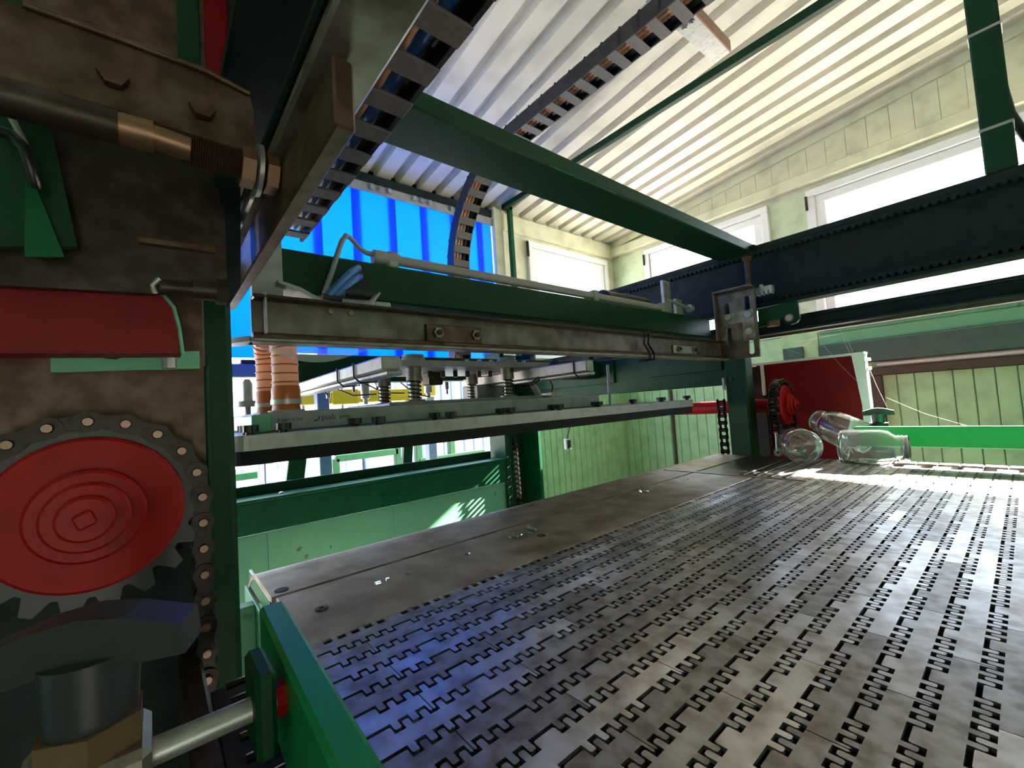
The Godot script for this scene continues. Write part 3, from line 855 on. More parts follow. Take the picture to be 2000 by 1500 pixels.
# ---------------------------------------------------------------- carriage that crosses over the belt
func build_carriage() -> void:
	var cb := thing("carriage_rail", "dark steel channel rail with a pale lower lip, above the gripper", "rail", Vector3(1.1, 0.45, -0.9))
	part(cb, "web", MB.new().bx(0.145, 2.07, 0.452, 0.538, -0.935, -0.925, 0.001), "steel_mid")
	part(cb, "lower_lip", MB.new().bx(0.135, 2.07, 0.447, 0.455, -0.93, -0.885, 0.002), "steel")
	part(cb, "upper_lip", MB.new().bx(0.145, 2.07, 0.532, 0.540, -0.93, -0.900, 0.002), "steel_dark")
	part(cb, "rolled_edge", MB.new().cyl(Vector3(0.145, 0.462, -0.918), Vector3(2.07, 0.462, -0.918), 0.008, 8), "steel_rusty")
	part(cb, "mitre_end", MB.new().prism(PackedVector2Array([Vector2(0.135, -0.885), Vector2(0.06, -0.99), Vector2(0.075, -1.0), Vector2(0.15, -0.93)]), Transform3D(Basis(Vector3(1, 0, 0), Vector3(0, 0, 1), Vector3(0, -1, 0)), Vector3(0, 0.457, 0)), 0.01), "zinc")
	# splice plates with nuts
	for e in [[832, 940, 0.468, 0.512], [1312, 1356, 0.472, 0.506]]:
		var x0 := at_z(e[0], 655, -0.92).x
		var x1 := at_z(e[1], 655, -0.92).x
		var sp := part(cb, "splice_plate", MB.new().bx(x0, x1, e[2], e[3], -0.925, -0.915, 0.002), "steel_rusty" if e[0] < 1000 else "zinc")
		for f in [0.17, 0.85]:
			var o := Vector3(lerpf(x0, x1, f), (e[2] + e[3]) * 0.5, -0.915)
			part(sp, "nut", MB.new().hex(o, Vector3(0, 0, 1), 0.0135, 0.010), "steel")
			part(sp, "stud", MB.new().cyl(o, o + Vector3(0, 0, 0.016), 0.007, 10), "steel_dark")
	for px_ in [645, 684]:
		var b := at_z(px_, 611, -0.925)
		part(cb, "small_nut", MB.new().hex(Vector3(b.x, 0.522, -0.925), Vector3(0, 0, 1), 0.006, 0.006), "steel")
	for px_ in [1261, 1269]:
		var b := at_z(px_, 680, -0.9)
		part(cb, "cable_tie", MB.new().tube([Vector3(b.x, 0.545, -0.93), Vector3(b.x, 0.543, -0.896), Vector3(b.x, 0.50, -0.905), Vector3(b.x, 0.46, -0.883), Vector3(b.x, 0.44, -0.884), Vector3(b.x, 0.437, -0.93)], 0.004, 6), "black_plastic")
	# white gusset and clamp at its near end
	var gs := thing("gusset_plate", "grey gusset plate at the corner where the carriage rail meets the flat bar", "plate", Vector3(0.16, 0.5, -0.95))
	part(gs, "plate", MB.new().prism(PackedVector2Array([Vector2(0.150, 0.54), Vector2(0.205, 0.54), Vector2(0.205, 0.68), Vector2(0.17, 0.68), Vector2(0.150, 0.60)]), Transform3D(Basis(), Vector3(0, 0, -0.955)), 0.012), "grey_paint")
	part(gs, "bright_edge", MB.new().bx(0.163, 0.167, 0.465, 0.545, -0.943, -0.90, 0.001), "zinc")
	# flat bar running back overhead along the rail
	var fb := thing("flat_bar", "long worn steel flat bar running overhead beside the cable chain", "bar", Vector3(0.117, 0.52, -0.6))
	part(fb, "bar", MB.new().bx(0.108, 0.124, 0.518, 0.574, -0.96, -0.315, 0.002), "steel_rusty")
	part(fb, "weld", MB.new().cyl(Vector3(0.124, 0.574, -0.9), Vector3(0.124, 0.574, -0.6), 0.003, 6), "steel_rusty")
	# green carriage beam behind the rail
	var gb := thing("carriage_beam", "dark green carriage beam with a hole for blue hoses", "beam", Vector3(1.1, 0.57, -1.04))
	part(gb, "tube", MB.new().bx(0.205, 2.15, 0.576, 0.672, -1.08, -1.0, 0.005), "machine_green")
	part(gb, "end_cap", MB.new().bx(0.20, 0.205, 0.58, 0.668, -1.076, -1.004, 0.002), "machine_green")
	var ho := at_z(706, 543, -1.0)
	part(gb, "hole_rim", MB.new().lathe(Vector3(ho.x, ho.y, -1.0), Vector3(0, 0, 1), [Vector2(0.0, 0.0012), Vector2(0.021, 0.0012), Vector2(0.023, 0.0)], 20), "belt_under")
	part(gb, "lower_clip", MB.new().bx(0.42, 0.46, 0.556, 0.577, -1.05, -1.0, 0.002), "zinc")
	var gb2 := thing("rear_carriage_beam", "dark green carriage beam at the back, behind the spiral hoses", "beam", Vector3(1.1, 0.43, -1.76))
	part(gb2, "tube", MB.new().bx(0.33, 2.15, 0.437, 0.545, -1.80, -1.72, 0.005), "machine_green")
	for xx in [0.36, 2.10]:
		part(gb2, "hanger", MB.new().bx(xx - 0.02, xx + 0.02, 0.545, 0.60, -1.79, -1.73, 0.003), "machine_green")
	# hoses, cable and conduit
	var h1 := at_z(640, 578, -0.97)
	for k in 2:
		var dy := 0.012 * k
		mono("air_hose", ["blue air hose curling into the hole of the green carriage beam, upper of two", "blue air hose curling into the hole of the green carriage beam, lower of two"][k], "hose", MB.new().tube([at_z(636 + 14 * k, 582, -0.965), at_z(650 + 14 * k, 568, -0.955), at_z(668 + 14 * k, 548 + 6 * k, -0.955), at_z(688 + 8 * k, 530 + 14 * k, -0.97), at_z(700 + 3 * k, 524 + 16 * k, -1.0)], 0.0085, 10), "hose_blue", at_z(650, 560, -0.97), "blue hoses at the carriage beam")
	mono("grey_cable", "thin grey cable bent up sharply and into the grey conduit", "cable", MB.new().tube([at_z(634, 574, -0.97), at_z(645, 540, -0.975), at_z(658, 500, -0.985), at_z(668, 470, -0.99), at_z(676, 460, -1.0), at_z(686, 466, -1.01), at_z(700, 483, -1.02), at_z(716, 494, -1.03), at_z(733, 498, -1.03)], 0.0062, 8), "cable_grey", at_z(660, 520, -1.0))
	var cd := thing("conduit", "long grey plastic conduit lying on the green carriage beam", "conduit", Vector3(1.1, 0.69, -1.03))
	part(cd, "pipe", MB.new().cyl(Vector3(0.44, 0.699, -1.03), Vector3(1.80, 0.694, -1.03), 0.0135, 14), "conduit")
	part(cd, "coupling", MB.new().cyl(Vector3(0.432, 0.699, -1.03), Vector3(0.50, 0.699, -1.03), 0.018, 14), "conduit")
	for xx in [0.48, 1.29, 1.76]:
		part(cd, "clip", MB.new().bx(xx - 0.014, xx + 0.014, 0.672, 0.716, -1.046, -1.014, 0.003), "conduit")
	# sheet tray with tools under the hoses
	var tr := thing("bent_tray", "grey bent sheet tray holding black connectors on the rail", "tray", Vector3(0.30, 0.54, -0.95))
	part(tr, "sheet", MB.new().prism(PackedVector2Array([Vector2(0.19, 0.575), Vector2(0.23, 0.565), Vector2(0.27, 0.545), Vector2(0.33, 0.54), Vector2(0.37, 0.545), Vector2(0.395, 0.575), Vector2(0.398, 0.573), Vector2(0.375, 0.540), Vector2(0.33, 0.535), Vector2(0.265, 0.539), Vector2(0.225, 0.558), Vector2(0.19, 0.569)]), Transform3D(Basis(), Vector3(0, 0, -0.99)), 0.075), "grey_paint")
	for e in [[690, 573, 0.012], [718, 578, 0.010], [648, 582, 0.009]]:
		var b := at_z(e[0], e[1], -0.96)
		part(tr, "connector", MB.new().cyl(b - Vector3(0.02, 0, 0), b + Vector3(0.02, -0.002, 0), e[2], 8), "black_plastic")
	# bars under the carriage that run back to the gripper
	for e in [[0.405, 0.452, 0.402, 0.436, -0.945, -1.78], [1.118, 1.158, 0.400, 0.440, -0.945, -1.7]]:
		var near: bool = e[0] < 1.0
		var ub := thing("runner_bar", "pale aluminium runner bar with cable loops, under the carriage rail" if near else "grey runner bar with black cables, under the carriage rail beside the springs", "bar", Vector3(e[0], e[2], -1.3), "runner bars under the carriage")
		part(ub, "bar", MB.new().bx(e[0], e[1], e[2], e[3], e[5], e[4], 0.004), "alum")
		part(ub, "lower_strip", MB.new().bx(e[0] + 0.012, e[1] + 0.004, e[2] - 0.012, e[2], e[5], e[4], 0.003), "alum")
		for z in ([-1.12, -1.25] if near else [-1.0]):
			part(ub, "cable_loop", MB.new().tube([Vector3(e[0] - 0.003, e[3] + 0.003, z), Vector3(e[0] - 0.003, e[2], z), Vector3(e[0] + 0.01, e[2] - 0.016, z + 0.01), Vector3(e[1] + 0.008, e[2] - 0.014, z + 0.01), Vector3(e[1] + 0.004, e[3] + 0.002, z)], 0.0025, 6), "black_plastic")
	for k in 2:
		mono("black_cable", ["black cable sagging from the grey runner bar to the gripper, longer one", "black cable sagging from the grey runner bar to the gripper, shorter one"][k], "cable", MB.new().tube([at_z(1090 - 6 * k, 701, -1.15), at_z(1070 - 6 * k, 726, -1.17), at_z(1046 - 8 * k, 748, -1.2), at_z(1024 - 6 * k, 760 - 6 * k, -1.22), at_z(1008, 757, -1.24)], 0.004, 6), "black_plastic", at_z(1050, 745, -1.2), "black cables under the carriage")
	# bracket plate with slots on the window side
	var bk := thing("slotted_bracket", "brown steel bracket plate with slots and bolts, fixed to the rail end", "bracket", Vector3(2.08, 0.45, -0.84))
	var cg := CSGCombiner3D.new()
	cg.name = "plate"
	var bp := CSGBox3D.new()
	bp.size = Vector3(0.012, 0.315, 0.168)
	bp.position = Vector3(0.0, 0.156, 0.0)
	cg.add_child(bp)
	for e in [[-0.040, 0.215, 0.10], [-0.040, 0.105, 0.09], [0.050, 0.235, 0.09], [0.052, 0.055, 0.085]]:
		var cut := CSGBox3D.new()
		cut.operation = CSGShape3D.OPERATION_SUBTRACTION
		cut.size = Vector3(0.05, e[2] - 0.022, 0.022)
		cut.position = Vector3(0, e[1], e[0])
		cg.add_child(cut)
		for s in [-1.0, 1.0]:
			var cc := CSGCylinder3D.new()
			cc.operation = CSGShape3D.OPERATION_SUBTRACTION
			cc.radius = 0.011; cc.height = 0.05; cc.sides = 12
			cc.rotation.z = PI / 2
			cc.position = Vector3(0, e[1] + s * (e[2] - 0.022) / 2, e[0])
			cg.add_child(cc)
	cg.material_override = M["steel_mid"]
	cg.position = Vector3(0, 0, 0)
	bk.add_child(cg)
	part(bk, "top_flange", MB.new().bx(2.03, 2.08, 0.762, 0.772, -0.925, -0.757, 0.002), "steel_mid")
	part(bk, "side_flange", MB.new().bx(2.05, 2.08, 0.45, 0.765, -0.932, -0.924, 0.002), "steel_mid")
	var cp := part(bk, "clamp_plate", MB.new().prism(PackedVector2Array([Vector2(-0.90, 0.66), Vector2(-0.765, 0.665), Vector2(-0.762, 0.525), Vector2(-0.815, 0.525), Vector2(-0.815, 0.612), Vector2(-0.90, 0.608)]), Transform3D(Basis(Vector3(0, 0, 1), Vector3(0, 1, 0), Vector3(-1, 0, 0)), Vector3(2.074, 0, 0)), 0.008), "steel")
	for e in [[1423, 620], [1462, 614], [1464, 647]]:
		var b := at_x(e[0], e[1], 2.066)
		part(cp, "bolt_head", MB.new().hex(b, Vector3(-1, 0, 0), 0.0155, 0.012), "zinc")
	# tall bolt above it
	var tb := at_x(1463, 562, 2.1)
	var tb2 := at_x(1459, 510, 2.1)
	var bo := thing("adjusting_bolt", "tall rusty adjusting bolt standing on the slotted bracket", "bolt", Vector3(tb.x, tb.y, tb.z))
	part(bo, "shank", MB.new().cyl(tb, tb2, 0.0125, 12, 0.014), "steel_rusty")
	part(bo, "head", MB.new().hex(tb2, Vector3(0, 1, 0), 0.021, 0.018), "steel_rusty")
	# trolley plate with a roller beside the bracket
	var tp := thing("trolley_plate", "green trolley plate with a roller bolt running on the slim guide rail", "plate", Vector3(2.12, 0.57, -0.65))
	var poly := PackedVector2Array()
	for e in [[1480, 605], [1556, 586], [1560, 600], [1562, 622], [1556, 630], [1544, 634], [1533, 630], [1528, 618], [1520, 626], [1482, 640]]:
		var b := at_x(e[0], e[1], 2.12)
		poly.append(Vector2(b.z, b.y))
	part(tp, "plate", MB.new().prism(poly, Transform3D(Basis(Vector3(0, 0, 1), Vector3(0, 1, 0), Vector3(-1, 0, 0)), Vector3(2.135, 0, 0)), 0.015), "machine_green")
	var rb := at_x(1542, 621, 2.12)
	part(tp, "roller_bolt", MB.new().hex(rb, Vector3(-1, 0, 0), 0.012, 0.010), "zinc")
	part(tp, "washer", MB.new().cyl(rb, rb + Vector3(-0.004, 0, 0), 0.017, 16), "steel")
	var rr := at_x(1510, 632, 2.13)
	part(tp, "axle", MB.new().cyl(rb, Vector3(2.235, rb.y, rb.z), 0.008, 10), "steel")
	part(tp, "roller", MB.new().cyl(rr - Vector3(0, 0.012, 0), rr + Vector3(0, 0.012, 0), 0.026, 16), "steel_rusty")
	# rack clamp above
	var ra := at_x(1488, 572, 2.12)
	var rc := thing("rack_clamp", "small pale toothed clamp gripping the rack beside the bracket", "clamp", ra)
	part(rc, "jaw", rack_bar(2.11, 2.14, ra.y + 0.025, ra.z - 0.04, ra.z + 0.045, 0.018, 0.035), "zinc")
	part(rc, "screw", MB.new().hex(Vector3(2.12, ra.y + 0.025, ra.z), Vector3(0, 1, 0), 0.009, 0.012), "zinc")
	# sensor post and striker on the beam's far end
	var se := thing("sensor_post", "pale bracket post with a round-headed striker in front of the bright window", "sensor", at_z(1305, 610, -1.02))
	var s0 := at_z(1296, 548, -1.02)
	var s1 := at_z(1310, 605, -1.02)
	part(se, "plate", MB.new().bx(s0.x - 0.015, s0.x + 0.045, 0.672, s0.y, -1.03, -1.015, 0.002), "zinc")
	part(se, "second_plate", MB.new().bx(s0.x + 0.10, s0.x + 0.16, 0.672, s0.y - 0.07, -1.04, -1.025, 0.002), "zinc")
	part(se, "arm", MB.new().cyl(Vector3(s0.x, s0.y - 0.085, -1.02), Vector3(s0.x + 0.21, s0.y - 0.105, -1.02), 0.008, 8), "zinc")
	part(se, "striker_head", MB.new().lathe(Vector3(s0.x + 0.205, s0.y - 0.105, -1.02), Vector3(1, -0.1, 0), [Vector2(0.0, 0.0), Vector2(0.018, 0.004), Vector2(0.021, 0.02), Vector2(0.012, 0.03), Vector2(0, 0.032)], 12), "zinc")
	part(se, "bolt", MB.new().hex(Vector3(s0.x + 0.008, s0.y - 0.015, -1.015), Vector3(0, 0, 1), 0.010, 0.006), "zinc")
	# dark drive unit behind
	var dv := thing("drive_motor", "dark round drive motor behind the conduit end", "motor", Vector3(1.75, 0.69, -1.25))
	part(dv, "housing", MB.new().cyl(Vector3(1.62, 0.755, -1.25), Vector3(1.95, 0.755, -1.25), 0.06, 20), "rail_dark")
	part(dv, "end_bell", MB.new().cyl(Vector3(1.60, 0.755, -1.25), Vector3(1.62, 0.755, -1.25), 0.045, 20), "chain_steel")
	part(dv, "foot", MB.new().bx(1.66, 1.92, 0.665, 0.705, -1.31, -1.19, 0.004), "rail_dark")
	part(dv, "mount_beam", MB.new().bx(0.25, 2.12, 0.60, 0.665, -1.31, -1.20, 0.004), "machine_green")

# ---------------------------------------------------------------- vacuum gripper
func rounded(x0: float, x1: float, z0: float, z1: float, r: float) -> PackedVector2Array:
	var p := PackedVector2Array()
	for e in [[x1 - r, z1 - r, 0.0], [x0 + r, z1 - r, PI / 2], [x0 + r, z0 + r, PI], [x1 - r, z0 + r, PI * 1.5]]:
		for i in 6:
			var t: float = e[2] + PI / 2 * i / 5.0
			p.append(Vector2(e[0] + r * cos(t), e[1] + r * sin(t)))
	return p

func build_gripper() -> void:
	var down := Basis(Vector3(1, 0, 0), Vector3(0, 0, 1), Vector3(0, -1, 0))
	var gr := thing("vacuum_gripper", "long aluminium vacuum gripper plate with black foam underside", "gripper", Vector3(1.0, 0.215, -1.42))
	part(gr, "plate", MB.new().prism(rounded(0.115, 1.935, -1.84, -1.0, 0.03), Transform3D(down, Vector3(0, 0.276, 0)), 0.031), "alum")
	part(gr, "foam_pad", MB.new().prism(rounded(0.119, 1.931, -1.836, -1.004, 0.03), Transform3D(down, Vector3(0, 0.245, 0)), 0.029), "foam")
	var bxp := part(gr, "vacuum_box", MB.new().bx(0.185, 1.405, 0.277, 0.323, -1.70, -1.13, 0.004), "grey_paint")
	part(gr, "end_block", MB.new().bx(0.166, 0.205, 0.277, 0.318, -1.24, -1.10, 0.003), "panel_green")
	part(gr, "top_plate", MB.new().bx(0.55, 1.20, 0.324, 0.336, -1.62, -1.24, 0.003), "grey_paint")
	var knob := MB.new()
	var star := PackedVector2Array()
	for i in 24:
		var rr := 0.0165 if i % 4 < 2 else 0.0145
		star.append(Vector2(rr * cos(TAU * i / 24), rr * sin(TAU * i / 24)))
	knob.prism(star, Transform3D(Basis(Vector3(1, 0, 0), Vector3(0, 0, 1), Vector3(0, -1, 0)), Vector3(0, 0.020, 0)), 0.014)
	knob.cyl(Vector3(0, 0, 0), Vector3(0, 0.007, 0), 0.008, 10)
	var km := knob.mesh()
	var kx := 0.0
	for xk in [0.150, 0.211, 0.422, 0.628, 0.84, 1.054, 1.262, 1.475, 1.69, 1.90]:
		piece(gr, "knob", km, "black_plastic", Transform3D(Basis(), Vector3(xk, 0.276, -1.022)))
	for px_ in [692, 848, 977, 1079, 1163, 1291, 1341]:
		var b := at_z(px_, 800, -1.075)
		if b.x < 1.92: piece(gr, "knob", km, "black_plastic", Transform3D(Basis(), Vector3(b.x, 0.276, -1.075)))
	for xk in [0.155, 0.155]:
		piece(gr, "knob", km, "black_plastic", Transform3D(Basis(), Vector3(xk, 0.276, -1.10)))
		break
	# print on the box: a part of the piab group
	var tm := TextMesh.new()
	var sf := SystemFont.new()
	sf.font_names = PackedStringArray(["Droid Sans"])
	var words := [["A part of the", 9, 0.0], ["piab", 16, 0.098], ["group", 9, 0.142]]
	for w in words:
		var t2 := TextMesh.new()
		t2.font = sf
		t2.text = w[0]; t2.font_size = w[1]; t2.pixel_size = 0.0011; t2.depth = 0.0006
		t2.horizontal_alignment = HORIZONTAL_ALIGNMENT_LEFT
		piece(bxp, "lettering", t2, "ink", Transform3D(Basis(), Vector3(0.222 + w[2], 0.303, -1.1295)))
	var sw := MB.new().tube([Vector3(0.303, 0.297, -1.1292), Vector3(0.309, 0.2965, -1.1292), Vector3(0.314, 0.300, -1.1292), Vector3(0.316, 0.307, -1.1292)], 0.0012, 5)
	part(bxp, "logo_mark", sw, "ink")
	# spring pins that carry the gripper
	for e in [[0.665, -1.3], [1.065, -1.3], [0.665, -1.545], [1.065, -1.545]]:
		var c := Vector3(e[0], 0.336, e[1])
		var pin := part(gr, "spring_pin", MB.new().lathe(c, Vector3.UP, [Vector2(0.034, 0), Vector2(0.034, 0.006), Vector2(0.017, 0.008), Vector2(0.017, 0.07), Vector2(0.0255, 0.07), Vector2(0.0255, 0.112), Vector2(0.0, 0.112)], 18), "steel")
		var pts := []
		for i in 41:
			var t := i / 40.0
			pts.append(c + Vector3(0.022 * cos(TAU * 4.5 * t), 0.01 + 0.058 * t, 0.022 * sin(TAU * 4.5 * t)))
		part(pin, "coil_spring", MB.new().tube(pts, 0.0024, 5), "black_plastic")
		part(pin, "cap", MB.new().lathe(c + Vector3(0, 0.132, 0), Vector3.UP, [Vector2(0.040, 0), Vector2(0.040, 0.010), Vector2(0.036, 0.014), Vector2(0.036, 0.022), Vector2(0, 0.024)], 20), "grey_paint")
	part(gr, "hanger_plate", MB.new().prism(rounded(0.60, 1.27, -1.62, -1.25, 0.03), Transform3D(down, Vector3(0, 0.468, 0)), 0.020), "grey_paint")
	for i in 6:
		var sx := 0.78 + 0.055 * i
		part(gr, "stud", MB.new().cyl(Vector3(sx, 0.425, -1.40), Vector3(sx, 0.45, -1.40), 0.009, 8), "steel_dark")
		part(gr, "screw_head", MB.new().hex(Vector3(sx + 0.1, 0.468, -1.30), Vector3(0, 1, 0), 0.008, 0.012), "zinc")
	part(gr, "valve_block", MB.new().bx(0.80, 0.86, 0.40, 0.45, -1.50, -1.44, 0.004), "steel_dark")
	part(gr, "brace", MB.new().box(Vector3(1.20, 0.375, -1.30), Vector3(0.014, 0.13, 0.03), Basis(Vector3(0, 0, 1), 0.6), 0.003), "alum")
	part(gr, "strut_block", MB.new().bx(1.06, 1.20, 0.336, 0.40, -1.62, -1.50, 0.004), "grey_paint")
	part(gr, "sensor_block", MB.new().bx(1.19, 1.25, 0.323, 0.345, -1.25, -1.19, 0.003), "zinc")
	part(gr, "cable_stub", MB.new().tube([Vector3(1.22, 0.345, -1.22), Vector3(1.225, 0.37, -1.215), Vector3(1.205, 0.39, -1.21), Vector3(1.215, 0.42, -1.21), Vector3(1.23, 0.45, -1.22)], 0.0035, 6), "black_plastic")
	part(gr, "thin_rod", MB.new().cyl(Vector3(1.56, 0.276, -1.2), Vector3(1.50, 0.45, -1.15), 0.006, 8), "alum")
	# switch hanging on a cord under the far edge
	var sw2 := thing("pendant_switch", "small black and white pendant switch hanging on a cord by the boarded wall", "switch", at_z(1110, 868, -1.9))
	var pc := at_z(1108, 866, -1.9)
	part(sw2, "body", MB.new().bx(pc.x - 0.022, pc.x + 0.022, pc.y - 0.04, pc.y + 0.03, pc.z - 0.015, pc.z + 0.015, 0.006), "white_paint")
	part(sw2, "face", MB.new().bx(pc.x - 0.017, pc.x + 0.014, pc.y - 0.032, pc.y + 0.022, pc.z + 0.0151, pc.z + 0.018, 0.001), "black_plastic")
	part(sw2, "cord", MB.new().cyl(Vector3(pc.x, pc.y + 0.03, pc.z), Vector3(pc.x, 0.26, pc.z + 0.08), 0.0035, 6), "black_plastic")
	# spiral hoses
	for k in 2:
		var z := -1.20 - 0.19 * k
		var x := 0.258 - 0.004 * k
		var h := thing("spiral_hose", ["translucent spiral suction hose with orange end, beside the print on the gripper", "translucent spiral suction hose with orange end, behind the other hose"][k], "hose", Vector3(x, 0.325, z), "spiral suction hoses")
		var pts := []
		var zt := -1.295
		for i in 10:
			pts.append(Vector3(x, 0.375 + 0.011 * i, z))
		var rad := absf(z - zt) 
		for i in range(1, 15):
			var a := PI * 0.5 * i / 14.0
			pts.append(Vector3(x - 0.02 * i / 14.0, 0.474 + 0.08 * sin(a), lerpf(z, zt, 1.0 - cos(a))))
		var wall := MB.new().tube(pts, 0.030, 18)
		part(h, "hose_wall", wall, "hose_wall")
		for i in range(0, pts.size() - 1, 2):
			var d: Vector3 = (pts[mini(i + 1, pts.size() - 1)] - pts[maxi(i - 1, 0)]).normalized()
			var ringp := []
			var sd := d.cross(Vector3.RIGHT if absf(d.x) < 0.9 else Vector3.UP).normalized()
			var sd2 := d.cross(sd)
			for q in 25:
				ringp.append(pts[i] + (sd * cos(TAU * q / 24) + sd2 * sin(TAU * q / 24)) * 0.0305)
			part(h, "spiral_rib", MB.new().tube(ringp, 0.0018, 5), "hose_orange")
		part(h, "orange_sleeve", MB.new().lathe(Vector3(x, 0.352, z), Vector3.UP, [Vector2(0.033, 0), Vector2(0.034, 0.004), Vector2(0.033, 0.014), Vector2(0.0335, 0.024), Vector2(0.0315, 0.036)], 20, true), "hose_orange")
		part(h, "hose_clamp", MB.new().lathe(Vector3(x, 0.342, z), Vector3.UP, [Vector2(0.0, 0), Vector2(0.0352, 0), Vector2(0.0355, 0.012), Vector2(0.0, 0.012)], 20), "zinc")
		part(h, "socket", MB.new().lathe(Vector3(x, 0.323, z), Vector3.UP, [Vector2(0.0, 0), Vector2(0.034, 0), Vector2(0.031, 0.019), Vector2(0, 0.019)], 20), "hose_orange")
		part(h, "base_ring", MB.new().lathe(Vector3(x, 0.323, z), Vector3.UP, [Vector2(0.042, 0), Vector2(0.042, 0.004), Vector2(0.034, 0.005)], 20), "grey_paint")
	var fl := MB.new()
	for i in 12:
		var t0 := i / 12.0
		var t1 := (i + 1) / 12.0
		var f0 := Vector3(lerpf(0.15, 0.37, t0), 0.447, -0.945)
		var f1 := Vector3(lerpf(0.15, 0.37, t1), 0.447, -0.945)
		fl.quad(f0, f1, f1 + Vector3(0, -0.030 * sin(PI * t1), 0.004), f0 + Vector3(0, -0.030 * sin(PI * t0), 0.004), Vector3(0, 0, 1))
	mono("plastic_film", "clear plastic film sagging under the rail above the spiral hoses", "film", fl, "film", Vector3(0.28, 0.43, -1.0))
	# bellows cup stand at the near end
	var bc := thing("suction_cup", "small grey bellows suction cup stand beside the spiral hoses", "suction cup", Vector3(0.235, 0.28, -1.65))
	var cpx := at_z(484, 790, -1.72)
	bc.position = Vector3(cpx.x, 0.276, -1.72)
	part(bc, "bellows", MB.new().lathe(Vector3(cpx.x, 0.277, -1.72), Vector3.UP, [Vector2(0.02, 0), Vector2(0.026, 0.01), Vector2(0.014, 0.018), Vector2(0.024, 0.028), Vector2(0.013, 0.036), Vector2(0.02, 0.046), Vector2(0.009, 0.054), Vector2(0.009, 0.08), Vector2(0.03, 0.08), Vector2(0.03, 0.1), Vector2(0, 0.1)], 14), "grey_paint")
	part(bc, "bottle", MB.new().lathe(Vector3(cpx.x, 0.377, -1.72), Vector3.UP, [Vector2(0.016, 0), Vector2(0.016, 0.06), Vector2(0.008, 0.075), Vector2(0, 0.075)], 14), "zinc")

# ---------------------------------------------------------------- lifting chains and sprockets
const CHAIN_P := 0.035
var link_outer: ArrayMesh
var link_inner: ArrayMesh
var pin_mesh: ArrayMesh
func chain_meshes() -> void:
	var outline := PackedVector2Array()
	for i in 7:
		var t := -PI / 2 + PI * i / 6.0
		outline.append(Vector2(CHAIN_P / 2 + 0.0135 * cos(t), 0.0135 * sin(t)))
	outline.append(Vector2(0, 0.0085))
	for i in 7:
		var t := PI / 2 + PI * i / 6.0
		outline.append(Vector2(-CHAIN_P / 2 + 0.0135 * cos(t), 0.0135 * sin(t)))
	outline.append(Vector2(0, -0.0085))
	var o := MB.new()
	var n := MB.new()
	for s in [-1.0, 1.0]:
		o.prism(outline, Transform3D(Basis(), Vector3(0, 0, s * 0.016 - 0.0015)), 0.003)
		n.prism(outline, Transform3D(Basis(), Vector3(0, 0, s * 0.0122 - 0.0015)), 0.003)
		o.cyl(Vector3(s * CHAIN_P / 2, 0, -0.0205), Vector3(s * CHAIN_P / 2, 0, 0.0205), 0.0055, 8)
		n.cyl(Vector3(s * CHAIN_P / 2, 0, -0.0107), Vector3(s * CHAIN_P / 2, 0, 0.0107), 0.0095, 10)
	pin_mesh = MB.new().lathe(Vector3(0, 0, -0.0225), Vector3(0, 0, 1), [Vector2(0, 0), Vector2(0.005, 0), Vector2(0.0062, 0.002), Vector2(0.0062, 0.043), Vector2(0.005, 0.045), Vector2(0, 0.045)], 10).mesh()
	link_outer = o.mesh()
	link_inner = n.mesh()
func lay_chain(owner_node: Node3D, pts: Array) -> void:
	for i in pts.size() - 1:
		var a: Vector3 = pts[i]
		var b: Vector3 = pts[i + 1]
		var x := (b - a).normalized()
		var z := Vector3(0, 0, 1)
		var y := z.cross(x)
		var ln := piece(owner_node, "link", link_outer if i % 2 == 0 else link_inner, "chain_steel", Transform3D(Basis(x, y, z), (a + b) * 0.5))
		var pn := MeshInstance3D.new()
		pn.name = "pin"
		pn.mesh = pin_mesh
		pn.material_override = M["chain_pin"]
		pn.position = Vector3(CHAIN_P / 2, 0, 0)
		ln.add_child(pn, true)
func sprocket_path(c: Vector3, teeth: int, n_down: int) -> Array:
	var R := CHAIN_P / (2.0 * sin(PI / teeth))
	var pts := []
	for i in range(n_down, 0, -1):
		pts.append(c + Vector3(-R, -CHAIN_P * i, 0))
	for i in teeth / 2 + 1:
		var t := PI - TAU * i / teeth
		pts.append(c + Vector3(R * cos(t), R * sin(t), 0))
	for i in range(1, n_down + 1):
		pts.append(c + Vector3(R, -CHAIN_P * i, 0))
	return pts
func toothed(c: Vector3, teeth: int) -> MB:
	var R := CHAIN_P / (2.0 * sin(PI / teeth))
	var p := PackedVector2Array()
	for i in teeth:
		var t := TAU * (i + 0.5) / teeth
		for e in [[-0.40, -0.010], [-0.16, 0.009], [0.16, 0.009], [0.40, -0.010]]:
			var a: float = t + e[0] * TAU / teeth
			p.append(Vector2((R + e[1]) * cos(a), (R + e[1]) * sin(a)))
	return MB.new().prism(p, Transform3D(Basis(), c + Vector3(0, 0, -0.009)), 0.018)
